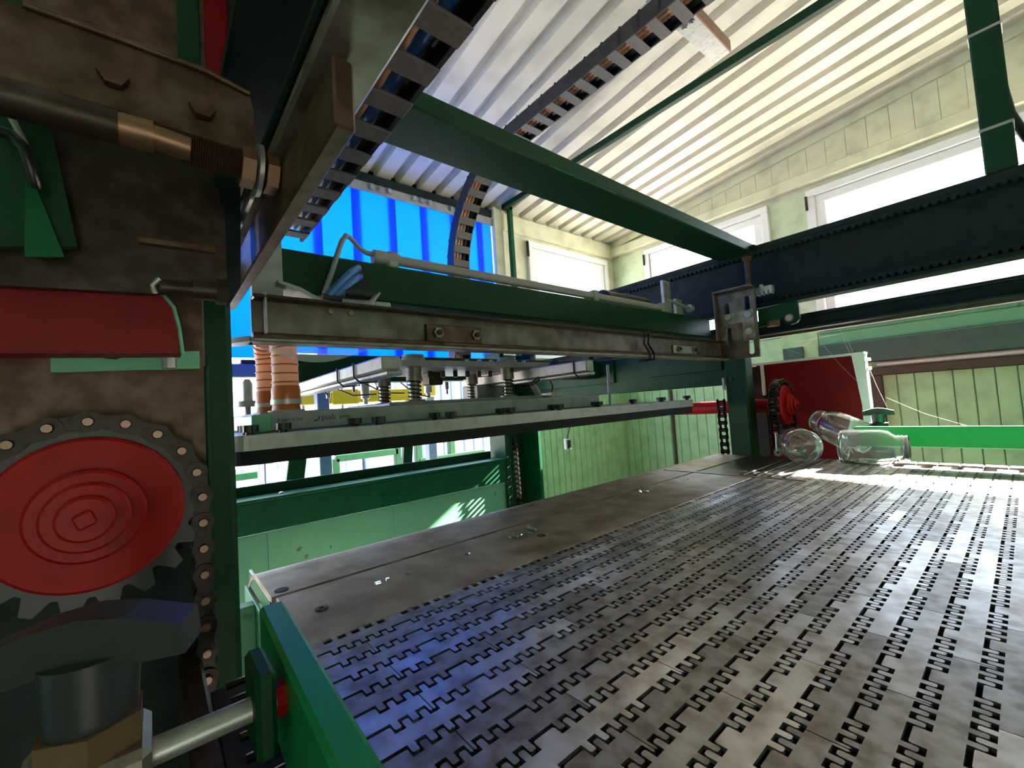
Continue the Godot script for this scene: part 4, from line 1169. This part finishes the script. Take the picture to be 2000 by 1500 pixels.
func build_lift() -> void:
	chain_meshes()
	for s in 2:
		var c := Vector3(-0.062, 0.203, -0.76) if s == 0 else Vector3(2.290, 0.222, -0.76)
		var sp := thing("sprocket", ["big red hub sprocket seen face on beside the dark green post", "red hub sprocket seen edge on, in front of the red guard"][s], "sprocket", c, "lifting sprockets")
		part(sp, "toothed_rim", toothed(c, 20), "black_plastic")
		part(sp, "disc", MB.new().lathe(c + Vector3(0, 0, 0.009), Vector3(0, 0, 1), [Vector2(0.093, 0), Vector2(0.0925, 0.010), Vector2(0.089, 0.013), Vector2(0.054, 0.015), Vector2(0.054, 0.030), Vector2(0.0505, 0.034), Vector2(0.040, 0.034), Vector2(0.040, 0.040), Vector2(0.037, 0.043), Vector2(0.026, 0.043), Vector2(0.026, 0.052), Vector2(0.023, 0.055), Vector2(0, 0.055)], 48), "red_bright")
		var sq := MB.new().box(c + Vector3(0, 0, 0.066), Vector3(0.017, 0.017, 0.012), Basis(Vector3(0, 0, 1), 0.4), 0.002)
		part(sp, "shaft_square", sq, "red_bright")
		part(sp, "shaft", MB.new().cyl(c + Vector3(0, 0, -0.009), c + Vector3(0, 0, -1.6), 0.033, 20), "red_bright", "long red cross shaft")
		var ch := thing("roller_chain", ["heavy roller chain hung over the big red hub", "heavy roller chain hung over the edge-on red sprocket"][s], "chain", c, "lifting chains")
		lay_chain(ch, sprocket_path(c, 20, 9 if s == 0 else 6))
		# the return sprocket behind the post
		var c2 := c + Vector3(0, 0, -0.235)
		if s == 1:
			var ch2 := thing("roller_chain", "heavy roller chain behind the square green post", "chain", c2, "lifting chains")
			var pts := []
			for i in 12: pts.append(Vector3(2.158, 0.235 - CHAIN_P * i + 0.02, -0.985))
			lay_chain(ch2, pts)
	var ch3 := thing("roller_chain", "roller chain hanging straight down inside the green channel column", "chain", at_z(1005, 900, -2.42), "lifting chains")
	var tp := at_z(1003, 830, -2.41)
	var pts3 := []
	for i in 16: pts3.append(Vector3(tp.x + 0.0008 * i, 0.06 - CHAIN_P * i, -2.41))
	lay_chain(ch3, pts3)

# ---------------------------------------------------------------- near side: what stands close to the camera
func outline(px_pts: Array, Z: float) -> PackedVector2Array:
	var p := PackedVector2Array()
	for e in px_pts:
		var b := at_z(e[0], e[1], Z)
		p.append(Vector2(b.x, b.y))
	return p
func tee_knob(o: Node3D, base: Vector3, turn: float, s := 1.0) -> void:
	# star-less T grip: round stem with a wing on top
	var b := Basis(Vector3.UP, turn)
	part(o, "stem", MB.new().lathe(base, Vector3.UP, [Vector2(0.0, 0), Vector2(0.020 * s, 0), Vector2(0.0205 * s, 0.004), Vector2(0.022 * s, 0.036 * s), Vector2(0.0, 0.036 * s)], 20), "knob_plastic")
	var w := PackedVector2Array([Vector2(-0.049, 0.030), Vector2(-0.047, 0.047), Vector2(-0.02, 0.056), Vector2(0, 0.059), Vector2(0.02, 0.056), Vector2(0.047, 0.047), Vector2(0.049, 0.030), Vector2(0.028, 0.030), Vector2(0.015, 0.033), Vector2(-0.015, 0.033), Vector2(-0.028, 0.030)])
	for i in w.size(): w[i] *= s
	part(o, "wing", MB.new().prism(w, Transform3D(b, base - b.z * 0.014 * s), 0.028 * s), "knob_plastic")

func build_near_side() -> void:
	# green guide along the near edge of the belt
	var gd := thing("guide_bar", "bright green plastic guide bar on a chrome rod, nearer the black T-knob with brass nut", "guide", Vector3(0.075, 0.06, -0.3), "green guide bars")
	var a := Vector3(0.0795, 0, -0.457)
	var b := Vector3(0.066, 0, -0.06)
	var d := (b - a).normalized()
	var bs := Basis(d.cross(Vector3.UP).normalized() * -1.0, Vector3.UP, d)
	part(gd, "bar", MB.new().box((a + b) * 0.5 + Vector3(0, 0.098, 0), Vector3(0.020, 0.076, a.distance_to(b)), bs, 0.003), "guide_green")
	part(gd, "rod", MB.new().cyl(Vector3(-0.035, 0.112, -0.345), Vector3(0.066, 0.112, -0.345), 0.0075, 16), "zinc")
	part(gd, "rod_screw", MB.new().hex(Vector3(0.060, 0.112, -0.345), Vector3(1, 0, 0), 0.011, 0.006), "red_bright")
	part(gd, "back_plate", MB.new().bx(0.046, 0.058, 0.085, 0.14, -0.37, -0.325, 0.003), "machine_green")
	var kn := thing("clamp_knob", "black plastic T-knob on a brass nut and clamp block, beside the big red hub", "knob", Vector3(-0.03, 0.05, -0.345), "T-knobs of the guide clamps")
	part(kn, "clamp_block", MB.new().bx(-0.058, -0.004, 0.088, 0.128, -0.372, -0.32, 0.004), "steel")
	part(kn, "nut", MB.new().hex(Vector3(-0.029, 0.128, -0.345), Vector3.UP, 0.024, 0.016), "brass")
	tee_knob(kn, Vector3(-0.029, 0.144, -0.345), -0.35, 0.98)
	part(kn, "support_post", MB.new().bx(-0.050, -0.012, -0.9, 0.088, -0.365, -0.328, 0.004), "steel_dark")
	# rusty backing panel behind the hub
	var bp := thing("backing_panel", "rusty brown steel panel behind the big red hub", "panel", Vector3(-0.3, FLOOR_Y, -0.81))
	part(bp, "sheet", MB.new().bx(-1.1, 0.062, 0.165, 0.50, -0.815, -0.80, 0.002), "steel_rusty")
	part(bp, "lower_sheet", MB.new().bx(-1.1, 0.0, -0.95, -0.255, -0.815, -0.80, 0.002), "machine_green")
	part(bp, "middle_sheet", MB.new().bx(-1.1, 0.062, -0.25, 0.163, -0.815, -0.80, 0.002), "rail_dark")
	part(bp, "edge_bead", MB.new().bx(0.060, 0.066, -0.25, 0.392, -0.818, -0.795, 0.002), "machine_green")
	# red guard over it
	var rg := thing("red_guard", "red sheet guard with a rounded green edge above the pale strip", "guard", Vector3(-0.2, 0.39, -0.66), "red guards")
	part(rg, "sheet", MB.new().prism(outline([[355, 690], [347, 640], [336, 600], [318, 578], [290, 569], [200, 560], [60, 551], [-160, 540], [-400, 690]], -0.66), Transform3D(Basis(), Vector3(0, 0, -0.70)), 0.04), "red_paint")
	part(rg, "edge", MB.new().tube([at_z(357, 692, -0.66), at_z(350, 640, -0.66), at_z(339, 600, -0.66), at_z(320, 577, -0.66), at_z(290, 567, -0.66), at_z(200, 558, -0.66), at_z(60, 549, -0.66), at_z(-160, 538, -0.66)], 0.0022, 6), "panel_green")
	var st := thing("pale_strip", "pale green flat strip with a bolt below the red guard", "strip", Vector3(0, 0.37, -0.72))
	part(st, "strip", MB.new().prism(outline([[97, 692], [390, 685], [391, 719], [98, 727]], -0.72), Transform3D(Basis(), Vector3(0, 0, -0.735)), 0.012), "panel_green")
	var sb := at_z(330, 702, -0.72)
	part(st, "bolt", MB.new().cyl(sb + Vector3(0, -0.012, 0.002), sb + Vector3(0, 0.014, 0.002), 0.008, 10), "zinc")
	part(st, "wire", MB.new().tube([at_z(195, 690, -0.718), at_z(205, 697, -0.712), at_z(225, 699, -0.712), at_z(250, 692, -0.712), at_z(268, 686, -0.716)], 0.002, 5), "black_plastic")
	# carriage cheek plates overhead with tension rods
	var ck := thing("cheek_plate", "dark greasy cheek plate above the red guard", "plate", Vector3(-0.1, 0.45, -0.62))
	part(ck, "plate", MB.new().prism(outline([[-200, 120], [60, 205], [415, 335], [440, 420], [445, 560], [300, 572], [-200, 545]], -0.64), Transform3D(Basis(), Vector3(0, 0, -0.655)), 0.012), "steel_dark")
	part(ck, "edge_angle", MB.new().prism(outline([[270, 462], [420, 482], [420, 492], [270, 471]], -0.63), Transform3D(Basis(), Vector3(0, 0, -0.643)), 0.012), "steel_rusty")
	part(ck, "side_gusset", MB.new().prism(outline([[418, 330], [470, 350], [470, 560], [445, 600], [418, 520]], -0.68), Transform3D(Basis(), Vector3(0, 0, -0.69)), 0.01), "rail_dark")
	var tp := thing("tension_bracket", "brown bracket plate that holds the threaded tension rod overhead", "bracket", Vector3(0, 0.6, -0.5))
	part(tp, "plate", MB.new().prism(outline([[-150, -60], [45, 10], [250, 85], [400, 140], [488, 185], [497, 215], [497, 300], [380, 262], [220, 208], [-150, 110]], -0.50), Transform3D(Basis(), Vector3(0, 0, -0.512)), 0.010), "steel_rusty")
	part(tp, "bright_edge", MB.new().tube([at_z(45, 8, -0.5), at_z(250, 83, -0.5), at_z(400, 138, -0.5), at_z(488, 184, -0.5)], 0.003, 6), "steel_rusty")
	for e in [[222, 152], [395, 215]]:
		part(tp, "bolt_head", MB.new().hex(at_z(e[0], e[1], -0.50), Vector3(0, 0, 1), 0.011, 0.008), "steel_rusty")
	var tr := thing("tension_rod", "threaded tension rod with nuts and washer below the brown bracket plate", "rod", Vector3(0.05, 0.56, -0.5), "tension rods")
	var r0 := at_z(-60, 170, -0.5)
	var r1 := at_z(232, 250, -0.5)
	var r2 := at_z(300, 268, -0.5)
	var r3 := at_z(372, 292, -0.5)
	var r4 := at_z(470, 324, -0.5)
	var r5 := at_z(556, 350, -0.5)
	var ax := (r5 - r0).normalized()
	part(tr, "shaft", MB.new().cyl(r0, r1, 0.015, 16), "steel_dark")
	part(tr, "collar", MB.new().cyl(r1, r2, 0.014, 16), "brass")
	part(tr, "neck", MB.new().cyl(r2, r3, 0.011, 16), "brass")
	var thr := []
	var L := r3.distance_to(r4)
	var turns := 22
	for i in turns:
		thr.append(Vector2(0.0150, L * i / turns)); thr.append(Vector2(0.0132, L * (i + 0.5) / turns))
	thr.append(Vector2(0.0150, L))
	part(tr, "thread", MB.new().lathe(r3, ax, thr, 18), "steel_rusty")
	part(tr, "nut", MB.new().hex(r4, ax, 0.020, 0.012), "brass")
	part(tr, "washer", MB.new().cyl(r4 + ax * 0.014, r4 + ax * 0.018, 0.026, 18), "zinc")
	part(tr, "nut", MB.new().hex(r4 + ax * 0.022, ax, 0.021, 0.011), "brass")
	part(tr, "rod_end", MB.new().cyl(r4 + ax * 0.033, r5, 0.010, 12), "steel_dark")
	var t2 := thing("tension_rod", "short dark tension rod just above the red guard's rounded end", "rod", Vector3(0.03, 0.44, -0.62), "tension rods")
	var q0 := at_z(312, 560, -0.62)
	var q1 := at_z(445, 572, -0.62)
	var ax2 := (q1 - q0).normalized()
	part(t2, "shaft", MB.new().cyl(q0, q1, 0.009, 12), "steel_dark")
	part(t2, "sleeve", MB.new().cyl(q0 + ax2 * 0.03, q0 + ax2 * 0.062, 0.012, 12), "steel_dark")
	part(t2, "nut", MB.new().hex(q1 - ax2 * 0.012, ax2, 0.016, 0.010), "steel_dark")
	part(t2, "hook", MB.new().tube([q0 + Vector3(-0.004, -0.008, 0), q0 + Vector3(-0.006, 0, 0.004), q0 + Vector3(0, 0.008, 0.006)], 0.003, 6), "zinc")
	# outer panel of the machine overhead
	var op := thing("side_cover", "dark reddish brown cover sheet high above the tension rod", "cover", Vector3(-0.4, 0.6, -0.72))
	part(op, "sheet", MB.new().bx(-1.2, 0.094, 0.60, 1.35, -0.735, -0.72, 0.002), "steel_rusty")
	part(op, "red_edge", MB.new().bx(0.066, 0.095, 0.60, 1.2, -0.72, -0.715, 0.001), "red_paint")
	part(op, "green_strip", MB.new().bx(0.035, 0.060, 0.60, 1.2, -0.72, -0.712, 0.001), "machine_green")
	var gp := thing("upright_angle", "green painted steel upright beside the cheek plate", "upright", Vector3(-0.15, 0.45, -0.58))
	part(gp, "face", MB.new().prism(outline([[-200, -80], [30, -60], [75, 160], [110, 300], [150, 480], [-200, 480]], -0.60), Transform3D(Basis(), Vector3(0, 0, -0.612)), 0.01), "machine_green")
	part(gp, "bright_edge", MB.new().tube([at_z(0, 190, -0.585), at_z(25, 235, -0.585), at_z(58, 300, -0.585), at_z(62, 330, -0.585)], 0.003, 6), "zinc")
	mono("black_hose", "black hose curving across the green upright", "hose", MB.new().tube([at_z(-40, 245, -0.56), at_z(20, 262, -0.56), at_z(48, 290, -0.56), at_z(62, 335, -0.56), at_z(70, 365, -0.57)], 0.005, 8), "black_plastic", at_z(30, 280, -0.56))
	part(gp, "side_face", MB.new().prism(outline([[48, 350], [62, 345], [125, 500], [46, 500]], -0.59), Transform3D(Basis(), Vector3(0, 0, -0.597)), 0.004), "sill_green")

# ---------------------------------------------------------------- far side: guard, guide, jars
func build_far_side() -> void:
	var rg := thing("red_guard", "red sheet guard with sunlit pale edges behind the glass jars", "guard", Vector3(2.48, -0.06, -0.70), "red guards")
	part(rg, "sheet", MB.new().bx(2.472, 2.484, -0.06, 0.429, -0.927, -0.489, 0.002), "red_paint")
	part(rg, "end_flange", MB.new().prism(PackedVector2Array([Vector2(-0.515, 0.436), Vector2(-0.468, 0.436), Vector2(-0.465, 0.20), Vector2(-0.475, -0.06), Vector2(-0.50, -0.06), Vector2(-0.494, 0.2)]), Transform3D(Basis(Vector3(0, 0, 1), Vector3(0, 1, 0), Vector3(-1, 0, 0)), Vector3(2.512, 0, 0)), 0.05), "white_paint")
	part(rg, "top_flange", MB.new().bx(2.447, 2.512, 0.429, 0.440, -0.958, -0.465, 0.002), "white_paint")
	part(rg, "inner_rib", MB.new().bx(2.457, 2.472, 0.27, 0.429, -0.902, -0.888, 0.002), "white_paint")
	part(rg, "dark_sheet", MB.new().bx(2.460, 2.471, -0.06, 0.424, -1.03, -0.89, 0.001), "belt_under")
	part(rg, "foot", MB.new().bx(2.475, 2.515, FLOOR_Y, -0.06, -0.75, -0.70, 0.003), "machine_green")
	for y in [0.365, 0.405]:
		part(rg, "stud", MB.new().cyl(Vector3(2.49, y, -0.47), Vector3(2.49, y, -0.452), 0.007, 8), "white_paint")
	var gd := thing("guide_bar", "bright green plastic guide bar on the far side, sunlit at its end beside the jars", "guide", Vector3(2.07, 0.06, 0.2), "green guide bars")
	part(gd, "bar", MB.new().bx(2.065, 2.085, 0.062, 0.135, -0.446, 0.9, 0.003), "guide_green")
	part(gd, "rod", MB.new().cyl(Vector3(2.085, 0.098, -0.395), Vector3(2.22, 0.098, -0.395), 0.0075, 12), "zinc")
	var kn := thing("clamp_knob", "black plastic T-knob on a dark post behind the far green guide bar", "knob", Vector3(2.2, FLOOR_Y, -0.395), "T-knobs of the guide clamps")
	part(kn, "support_post", MB.new().lathe(Vector3(2.2, -0.1, -0.395), Vector3.UP, [Vector2(0.045, 0), Vector2(0.052, 0.06), Vector2(0.048, 0.14), Vector2(0.035, 0.17), Vector2(0.03, 0.24), Vector2(0, 0.24)], 16), "rail_dark")
	part(kn, "stand", MB.new().bx(2.17, 2.23, FLOOR_Y, -0.1, -0.42, -0.37, 0.003), "rail_dark")
	tee_knob(kn, Vector3(2.2, 0.140, -0.395), PI / 2 + 0.25, 1.0)
	# big glass jars lying about
	var prof := [Vector2(0.0, 0.012), Vector2(0.045, 0.010), Vector2(0.066, 0.0), Vector2(0.074, 0.006), Vector2(0.078, 0.02), Vector2(0.078, 0.15), Vector2(0.072, 0.175), Vector2(0.058, 0.19), Vector2(0.052, 0.20), Vector2(0.056, 0.206), Vector2(0.052, 0.212), Vector2(0.056, 0.218), Vector2(0.052, 0.224), Vector2(0.054, 0.236), Vector2(0.049, 0.238), Vector2(0.047, 0.20), Vector2(0.066, 0.172), Vector2(0.0735, 0.148), Vector2(0.0735, 0.022), Vector2(0.06, 0.010), Vector2(0.04, 0.016), Vector2(0.0, 0.018)]
	var b2 := at_x(1686, 858, 2.13)
	var m2 := at_x(1603, 823, 2.21)
	var b3 := at_x(1640, 872, 1.99)
	var jars := [
		[Vector3(1.915, 0.069, -0.575), Vector3(0.85, 0.02, -0.45), 0.86, "clear glass jar lying with its round base turned to the belt"],
		[b2, m2 - b2, 0.86, "clear glass jar leaning with its threaded mouth towards the red guard"],
		[Vector3(b3.x, 0.066, b3.z), Vector3(0.05, 0.0, 1.0), 0.82, "clear glass jar with raised letters lying against the far green guide"]]
	for j in jars:
		var jr := thing("glass_jar", j[3], "jar", j[0], "glass jars beside the red guard")
		var pf := []
		for q in prof: pf.append(q * j[2])
		part(jr, "body", MB.new().lathe(j[0], j[1], pf, 36, true), "glass")
		if j[2] == 0.82:
			var tm := TextMesh.new()
			var sf := SystemFont.new()
			sf.font_names = PackedStringArray(["Droid Sans"])
			tm.font = sf; tm.text = "VA"; tm.font_size = 20; tm.pixel_size = 0.0014; tm.depth = 0.002
			piece(jr, "raised_letters", tm, "zinc", Transform3D(Basis(Vector3.UP, -PI / 2).rotated(Vector3(0, 0, 1), -0.5), at_x(1656, 880, 1.925)))
	# spanner lying between the sprocket chain and the jars
	var sp := thing("hook_link", "small bright hook link hanging by the far chain", "hook", at_x(1521, 885, 2.05))
	var h0 := at_x(1516, 845, 2.08)
	var h1 := at_x(1519, 880, 2.08)
	part(sp, "shank", MB.new().cyl(h0, h1, 0.006, 8, 0.008), "zinc")
	part(sp, "eye", MB.new().lathe(h1 + Vector3(0, -0.008, 0), Vector3(-1, 0, 0.3), [Vector2(0.005, -0.006), Vector2(0.016, -0.006), Vector2(0.016, 0.006), Vector2(0.005, 0.006)], 14), "zinc")

# ---------------------------------------------------------------- energy chains
func chain_link_meshes(pitch: float, w: float, h: float) -> Array:
	var sd := MB.new()
	var hp := pitch * 0.5
	var pl := PackedVector2Array([Vector2(-hp - 0.004, -h * 0.5), Vector2(hp * 0.75, -h * 0.5), Vector2(hp * 0.95, -h * 0.62), Vector2(hp * 1.15, -h * 0.5), Vector2(hp * 1.2, 0.0), Vector2(hp * 1.15, h * 0.5), Vector2(-hp * 0.85, h * 0.5), Vector2(-hp * 1.0, h * 0.3)])
	sd.prism(pl, Transform3D(Basis(), Vector3(0, 0, -0.0035)), 0.007)
	var cr := MB.new()
	cr.box(Vector3.ZERO, Vector3(pitch * 0.48, 0.005, w + 0.004), Basis(), 0.0015)
	return [sd.mesh(), cr.mesh(), w, h]
func lay_energy_chain(owner_node: Node3D, pts: Array, ms: Array, across: Vector3) -> void:
	for i in pts.size() - 1:
		var a: Vector3 = pts[i]
		var b: Vector3 = pts[i + 1]
		var x := (b - a).normalized()
		var y := across.cross(x)
		var ln := Node3D.new()
		ln.name = "link"
		owner_node.add_child(ln, true)
		ln.transform = Transform3D(Basis(x, y, across), (a + b) * 0.5 - base_of(owner_node))
		for s in [-1.0, 1.0]:
			for k in 2:
				var m := MeshInstance3D.new()
				m.name = ["side_plate", "crossbar"][k]
				m.mesh = ms[k]
				m.material_override = M[["chain_black", "link_grey"][k]]
				m.position = Vector3(0, 0, s * (ms[2] * 0.5 - 0.0025)) if k == 0 else Vector3(0, s * ms[3] * 0.5, 0)
				ln.add_child(m, true)
func ribbed(pts: Array, r: float, step: float) -> MB:
	# corrugated hose along points that lie close together
	var mb := MB.new()
	for i in pts.size() - 1:
		var a: Vector3 = pts[i]
		var b: Vector3 = pts[i + 1]
		var n := maxi(1, int(round(a.distance_to(b) / step)))
		var d := (b - a).normalized()
		var L := a.distance_to(b)
		var pr := []
		for k in n:
			pr.append(Vector2(r, L * k / n)); pr.append(Vector2(r, L * (k + 0.6) / n)); pr.append(Vector2(r * 0.82, L * (k + 0.7) / n)); pr.append(Vector2(r * 0.82, L * (k + 0.95) / n))
		pr.append(Vector2(r, L))
		mb.lathe(a, d, pr, 12)
	return mb
func shifted(pts: Array, v: Vector3) -> Array:
	var o := []
	for p in pts: o.append(p + v)
	return o

func build_cable_chains() -> void:
	# lower chain, runs overhead beside the flat bar
	var p1 := 0.0785
	var c1 := thing("cable_chain", "wide black cable chain running close overhead beside the flat bar", "cable chain", Vector3(0.262, 0.75, -0.7), "cable chains")
	var pts := []
	for i in 15: pts.append(Vector3(0.262, 0.785, -0.055 - p1 * i))
	lay_energy_chain(c1, pts, chain_link_meshes(p1, 0.078, 0.062), Vector3(-1, 0, 0))
	for e in [[-0.022, "white_paint", 0.006, "white hose lying inside the wide cable chain"], [-0.008, "hose_tan", 0.007, "tan hose lying inside the wide cable chain"], [0.010, "hose_blue", 0.009, "blue hose lying inside the wide cable chain"]]:
		mono("inner_hose", e[3], "hose", MB.new().cyl(Vector3(0.262 + e[0], 0.775, -0.03), Vector3(0.262 + e[0], 0.775, -1.12), e[2], 10), e[1], Vector3(0.262 + e[0], 0.775, -0.5), "hoses in the wide cable chain")
	mono("inner_hose", "black hose lying inside the wide cable chain", "hose", MB.new().cyl(Vector3(0.286, 0.778, -0.03), Vector3(0.286, 0.778, -1.12), 0.011, 10), "black_plastic", Vector3(0.286, 0.778, -0.5), "hoses in the wide cable chain")
	# upper chain, loops down from the roof bracket
	var Y := 1.86
	var X := 1.64
	var p2 := 0.098
	var c2 := thing("cable_chain", "long black cable chain with tan ribbed hoses, curving down from the roof bracket", "cable chain", Vector3(X, 1.2, -1.6), "cable chains")
	var path := []
	var z := -0.62
	while z > -1.78:
		path.append(Vector3(X, Y, z)); z -= p2
	var r := 0.62
	var zc := z
	var ang := 0.0
	while ang < 1.45:
		path.append(Vector3(X - 0.02 * ang, Y - r * (1.0 - cos(ang)), zc - r * sin(ang)))
		ang += p2 / r
	var last: Vector3 = path[path.size() - 1]
	for i in range(1, 8): path.append(last + Vector3(0, -p2 * i, -0.008 * i))
	lay_energy_chain(c2, path, chain_link_meshes(p2, 0.125, 0.078), Vector3(-1, 0, 0))
	for k in 3:
		mono("ribbed_hose", ["tan ribbed hose in the looping cable chain, next to the chain's outer side", "tan ribbed hose in the looping cable chain, middle of three", "tan ribbed hose in the looping cable chain, next to the black hose"][k], "hose", ribbed(shifted(path, Vector3(-0.040 + 0.024 * k, -0.008, 0)), 0.012, 0.016), "hose_tan", path[6], "ribbed hoses in the looping chain")
	mono("plain_hose", "smooth black hose in the looping cable chain", "hose", MB.new().tube(shifted(path, Vector3(0.038, -0.004, 0)), 0.019, 10), "black_plastic", path[6])
	# roof bracket that carries it
	var rb := thing("roof_bracket", "galvanised bracket plate with screws, holding the looping cable chain to the roof tube", "bracket", Vector3(2.0, 1.9, -0.75))
	var q := [at_y(1425, 95, 1.99), at_y(1395, 125, 1.99), at_y(1262, 5, 1.99), at_y(1310, -30, 1.99)]
	var pl := PackedVector2Array()
	for e in q: pl.append(Vector2(e.x, e.z))
	part(rb, "plate", MB.new().prism(pl, Transform3D(Basis(Vector3(1, 0, 0), Vector3(0, 0, 1), Vector3(0, -1, 0)), Vector3(0, 1.995, 0)), 0.006), "zinc")
	part(rb, "flange", MB.new().prism(PackedVector2Array([Vector2(q[0].x, q[0].z), Vector2(q[3].x, q[3].z), Vector2(q[3].x, q[3].z + 0.006), Vector2(q[0].x, q[0].z + 0.006)]), Transform3D(Basis(Vector3(1, 0, 0), Vector3(0, 0, 1), Vector3(0, -1, 0)), Vector3(0, 2.03, 0)), 0.06), "brass")
	for e in [[1337, 54], [1350, 44], [1297, 15], [1310, 3]]:
		var b := at_y(e[0], e[1], 1.988)
		part(rb, "screw", MB.new().lathe(b, Vector3(0, -1, 0), [Vector2(0.016, 0), Vector2(0.016, 0.003), Vector2(0.010, 0.003), Vector2(0.009, 0.010), Vector2(0, 0.010)], 12), "zinc")
	part(rb, "drop_tab", MB.new().bx(1.60, 1.70, 1.89, 1.995, -0.66, -0.65, 0.002), "zinc")

# ---------------------------------------------------------------- small things
func build_small_things() -> void:
	# broken glass on the steel plates
	var spots := [
		[1034, 1042, 0.020, 0.012, "largest glass splinter, next to a screw hole in the flat brown plate"], [1003, 1050, 0.014, 0.006, "flat glass splinter beside the largest splinter on the brown plate"],
		[1258, 965, 0.020, 0.012, "big upright glass splinter near the pale strip on the brown plate"], [915, 1084, 0.008, 0.004, "single small glass splinter midway between the two splinter groups"],
		[737, 1140, 0.010, 0.004, "small glass splinter closest to the sunk screw by the green guide"], [796, 1120, 0.008, 0.004, "small glass splinter at the slot end of a scattered row"],
		[756, 1132, 0.006, 0.003, "tiny glass splinter between two small splinters on the brown plate"], [1016, 1046, 0.009, 0.006, "small glass splinter between the largest and the flat splinter"],
		[1340, 938, 0.010, 0.005, "small glass splinter lying right beside the pale edge strip"], [1322, 944, 0.008, 0.004, "tiny glass splinter a little off the pale edge strip"]]
	for i in spots.size():
		var e: Array = spots[i]
		var b := at_y(e[0], e[1], 0.001)
		var w: float = e[2]
		var h: float = e[3]
		var p := PackedVector2Array()
		for k in 5:
			var t := TAU * k / 5 + rng.randf_range(-0.3, 0.3)
			p.append(Vector2(cos(t), sin(t)) * w * rng.randf_range(0.5, 1.0))
		var bs := Basis(Vector3(1, 0, 0), Vector3(0, 0, 1), Vector3(0, -1, 0)) * Basis(Vector3(0, 0, 1), rng.randf() * TAU)
		bs = Basis(Vector3(1, 0, 0), rng.randf_range(-0.35, 0.35)) * bs
		var big := w > 0.012
		var m := mono("glass_shard", e[4], "splinter", MB.new().prism(p, Transform3D(bs, b + Vector3(0, h * 0.8, 0)), 0.003), "glass", b, "glass splinters on the plates")
		if big:
			m.mesh = MB.new().prism(p, Transform3D(bs, b + Vector3(0, h, 0)), 0.004).prism(p, Transform3D(Basis(Vector3(0.3, 0, 1).normalized(), 1.1) * bs, b + Vector3(0.006, h * 0.7, 0)), 0.003).mesh(b)
	# cobweb threads between the guard and the wall
	var thr := [[1600, 665, 1690, 760, 2.45], [1655, 660, 1700, 775, 2.45], [1690, 700, 1735, 800, 2.6], [1640, 640, 1665, 700, 2.45], [1480, 655, 1560, 690, 2.45], [1550, 680, 1600, 655, 2.6], [1500, 670, 1640, 652, 2.6], [1730, 776, 1890, 832, 2.5]]
	var cw := thing("cobweb", "dusty cobweb threads strung between the red guard and the rail", "cobweb", Vector3(2.5, 0.3, -0.6))
	for e in thr:
		var a := at_x(e[0], e[1], e[4])
		var b := at_x(e[2], e[3], e[4] - 0.05)
		var m := (a + b) * 0.5 + Vector3(0, -0.012, 0)
		part(cw, "thread", MB.new().tube([a, m, b], 0.0004, 4), "cobweb")
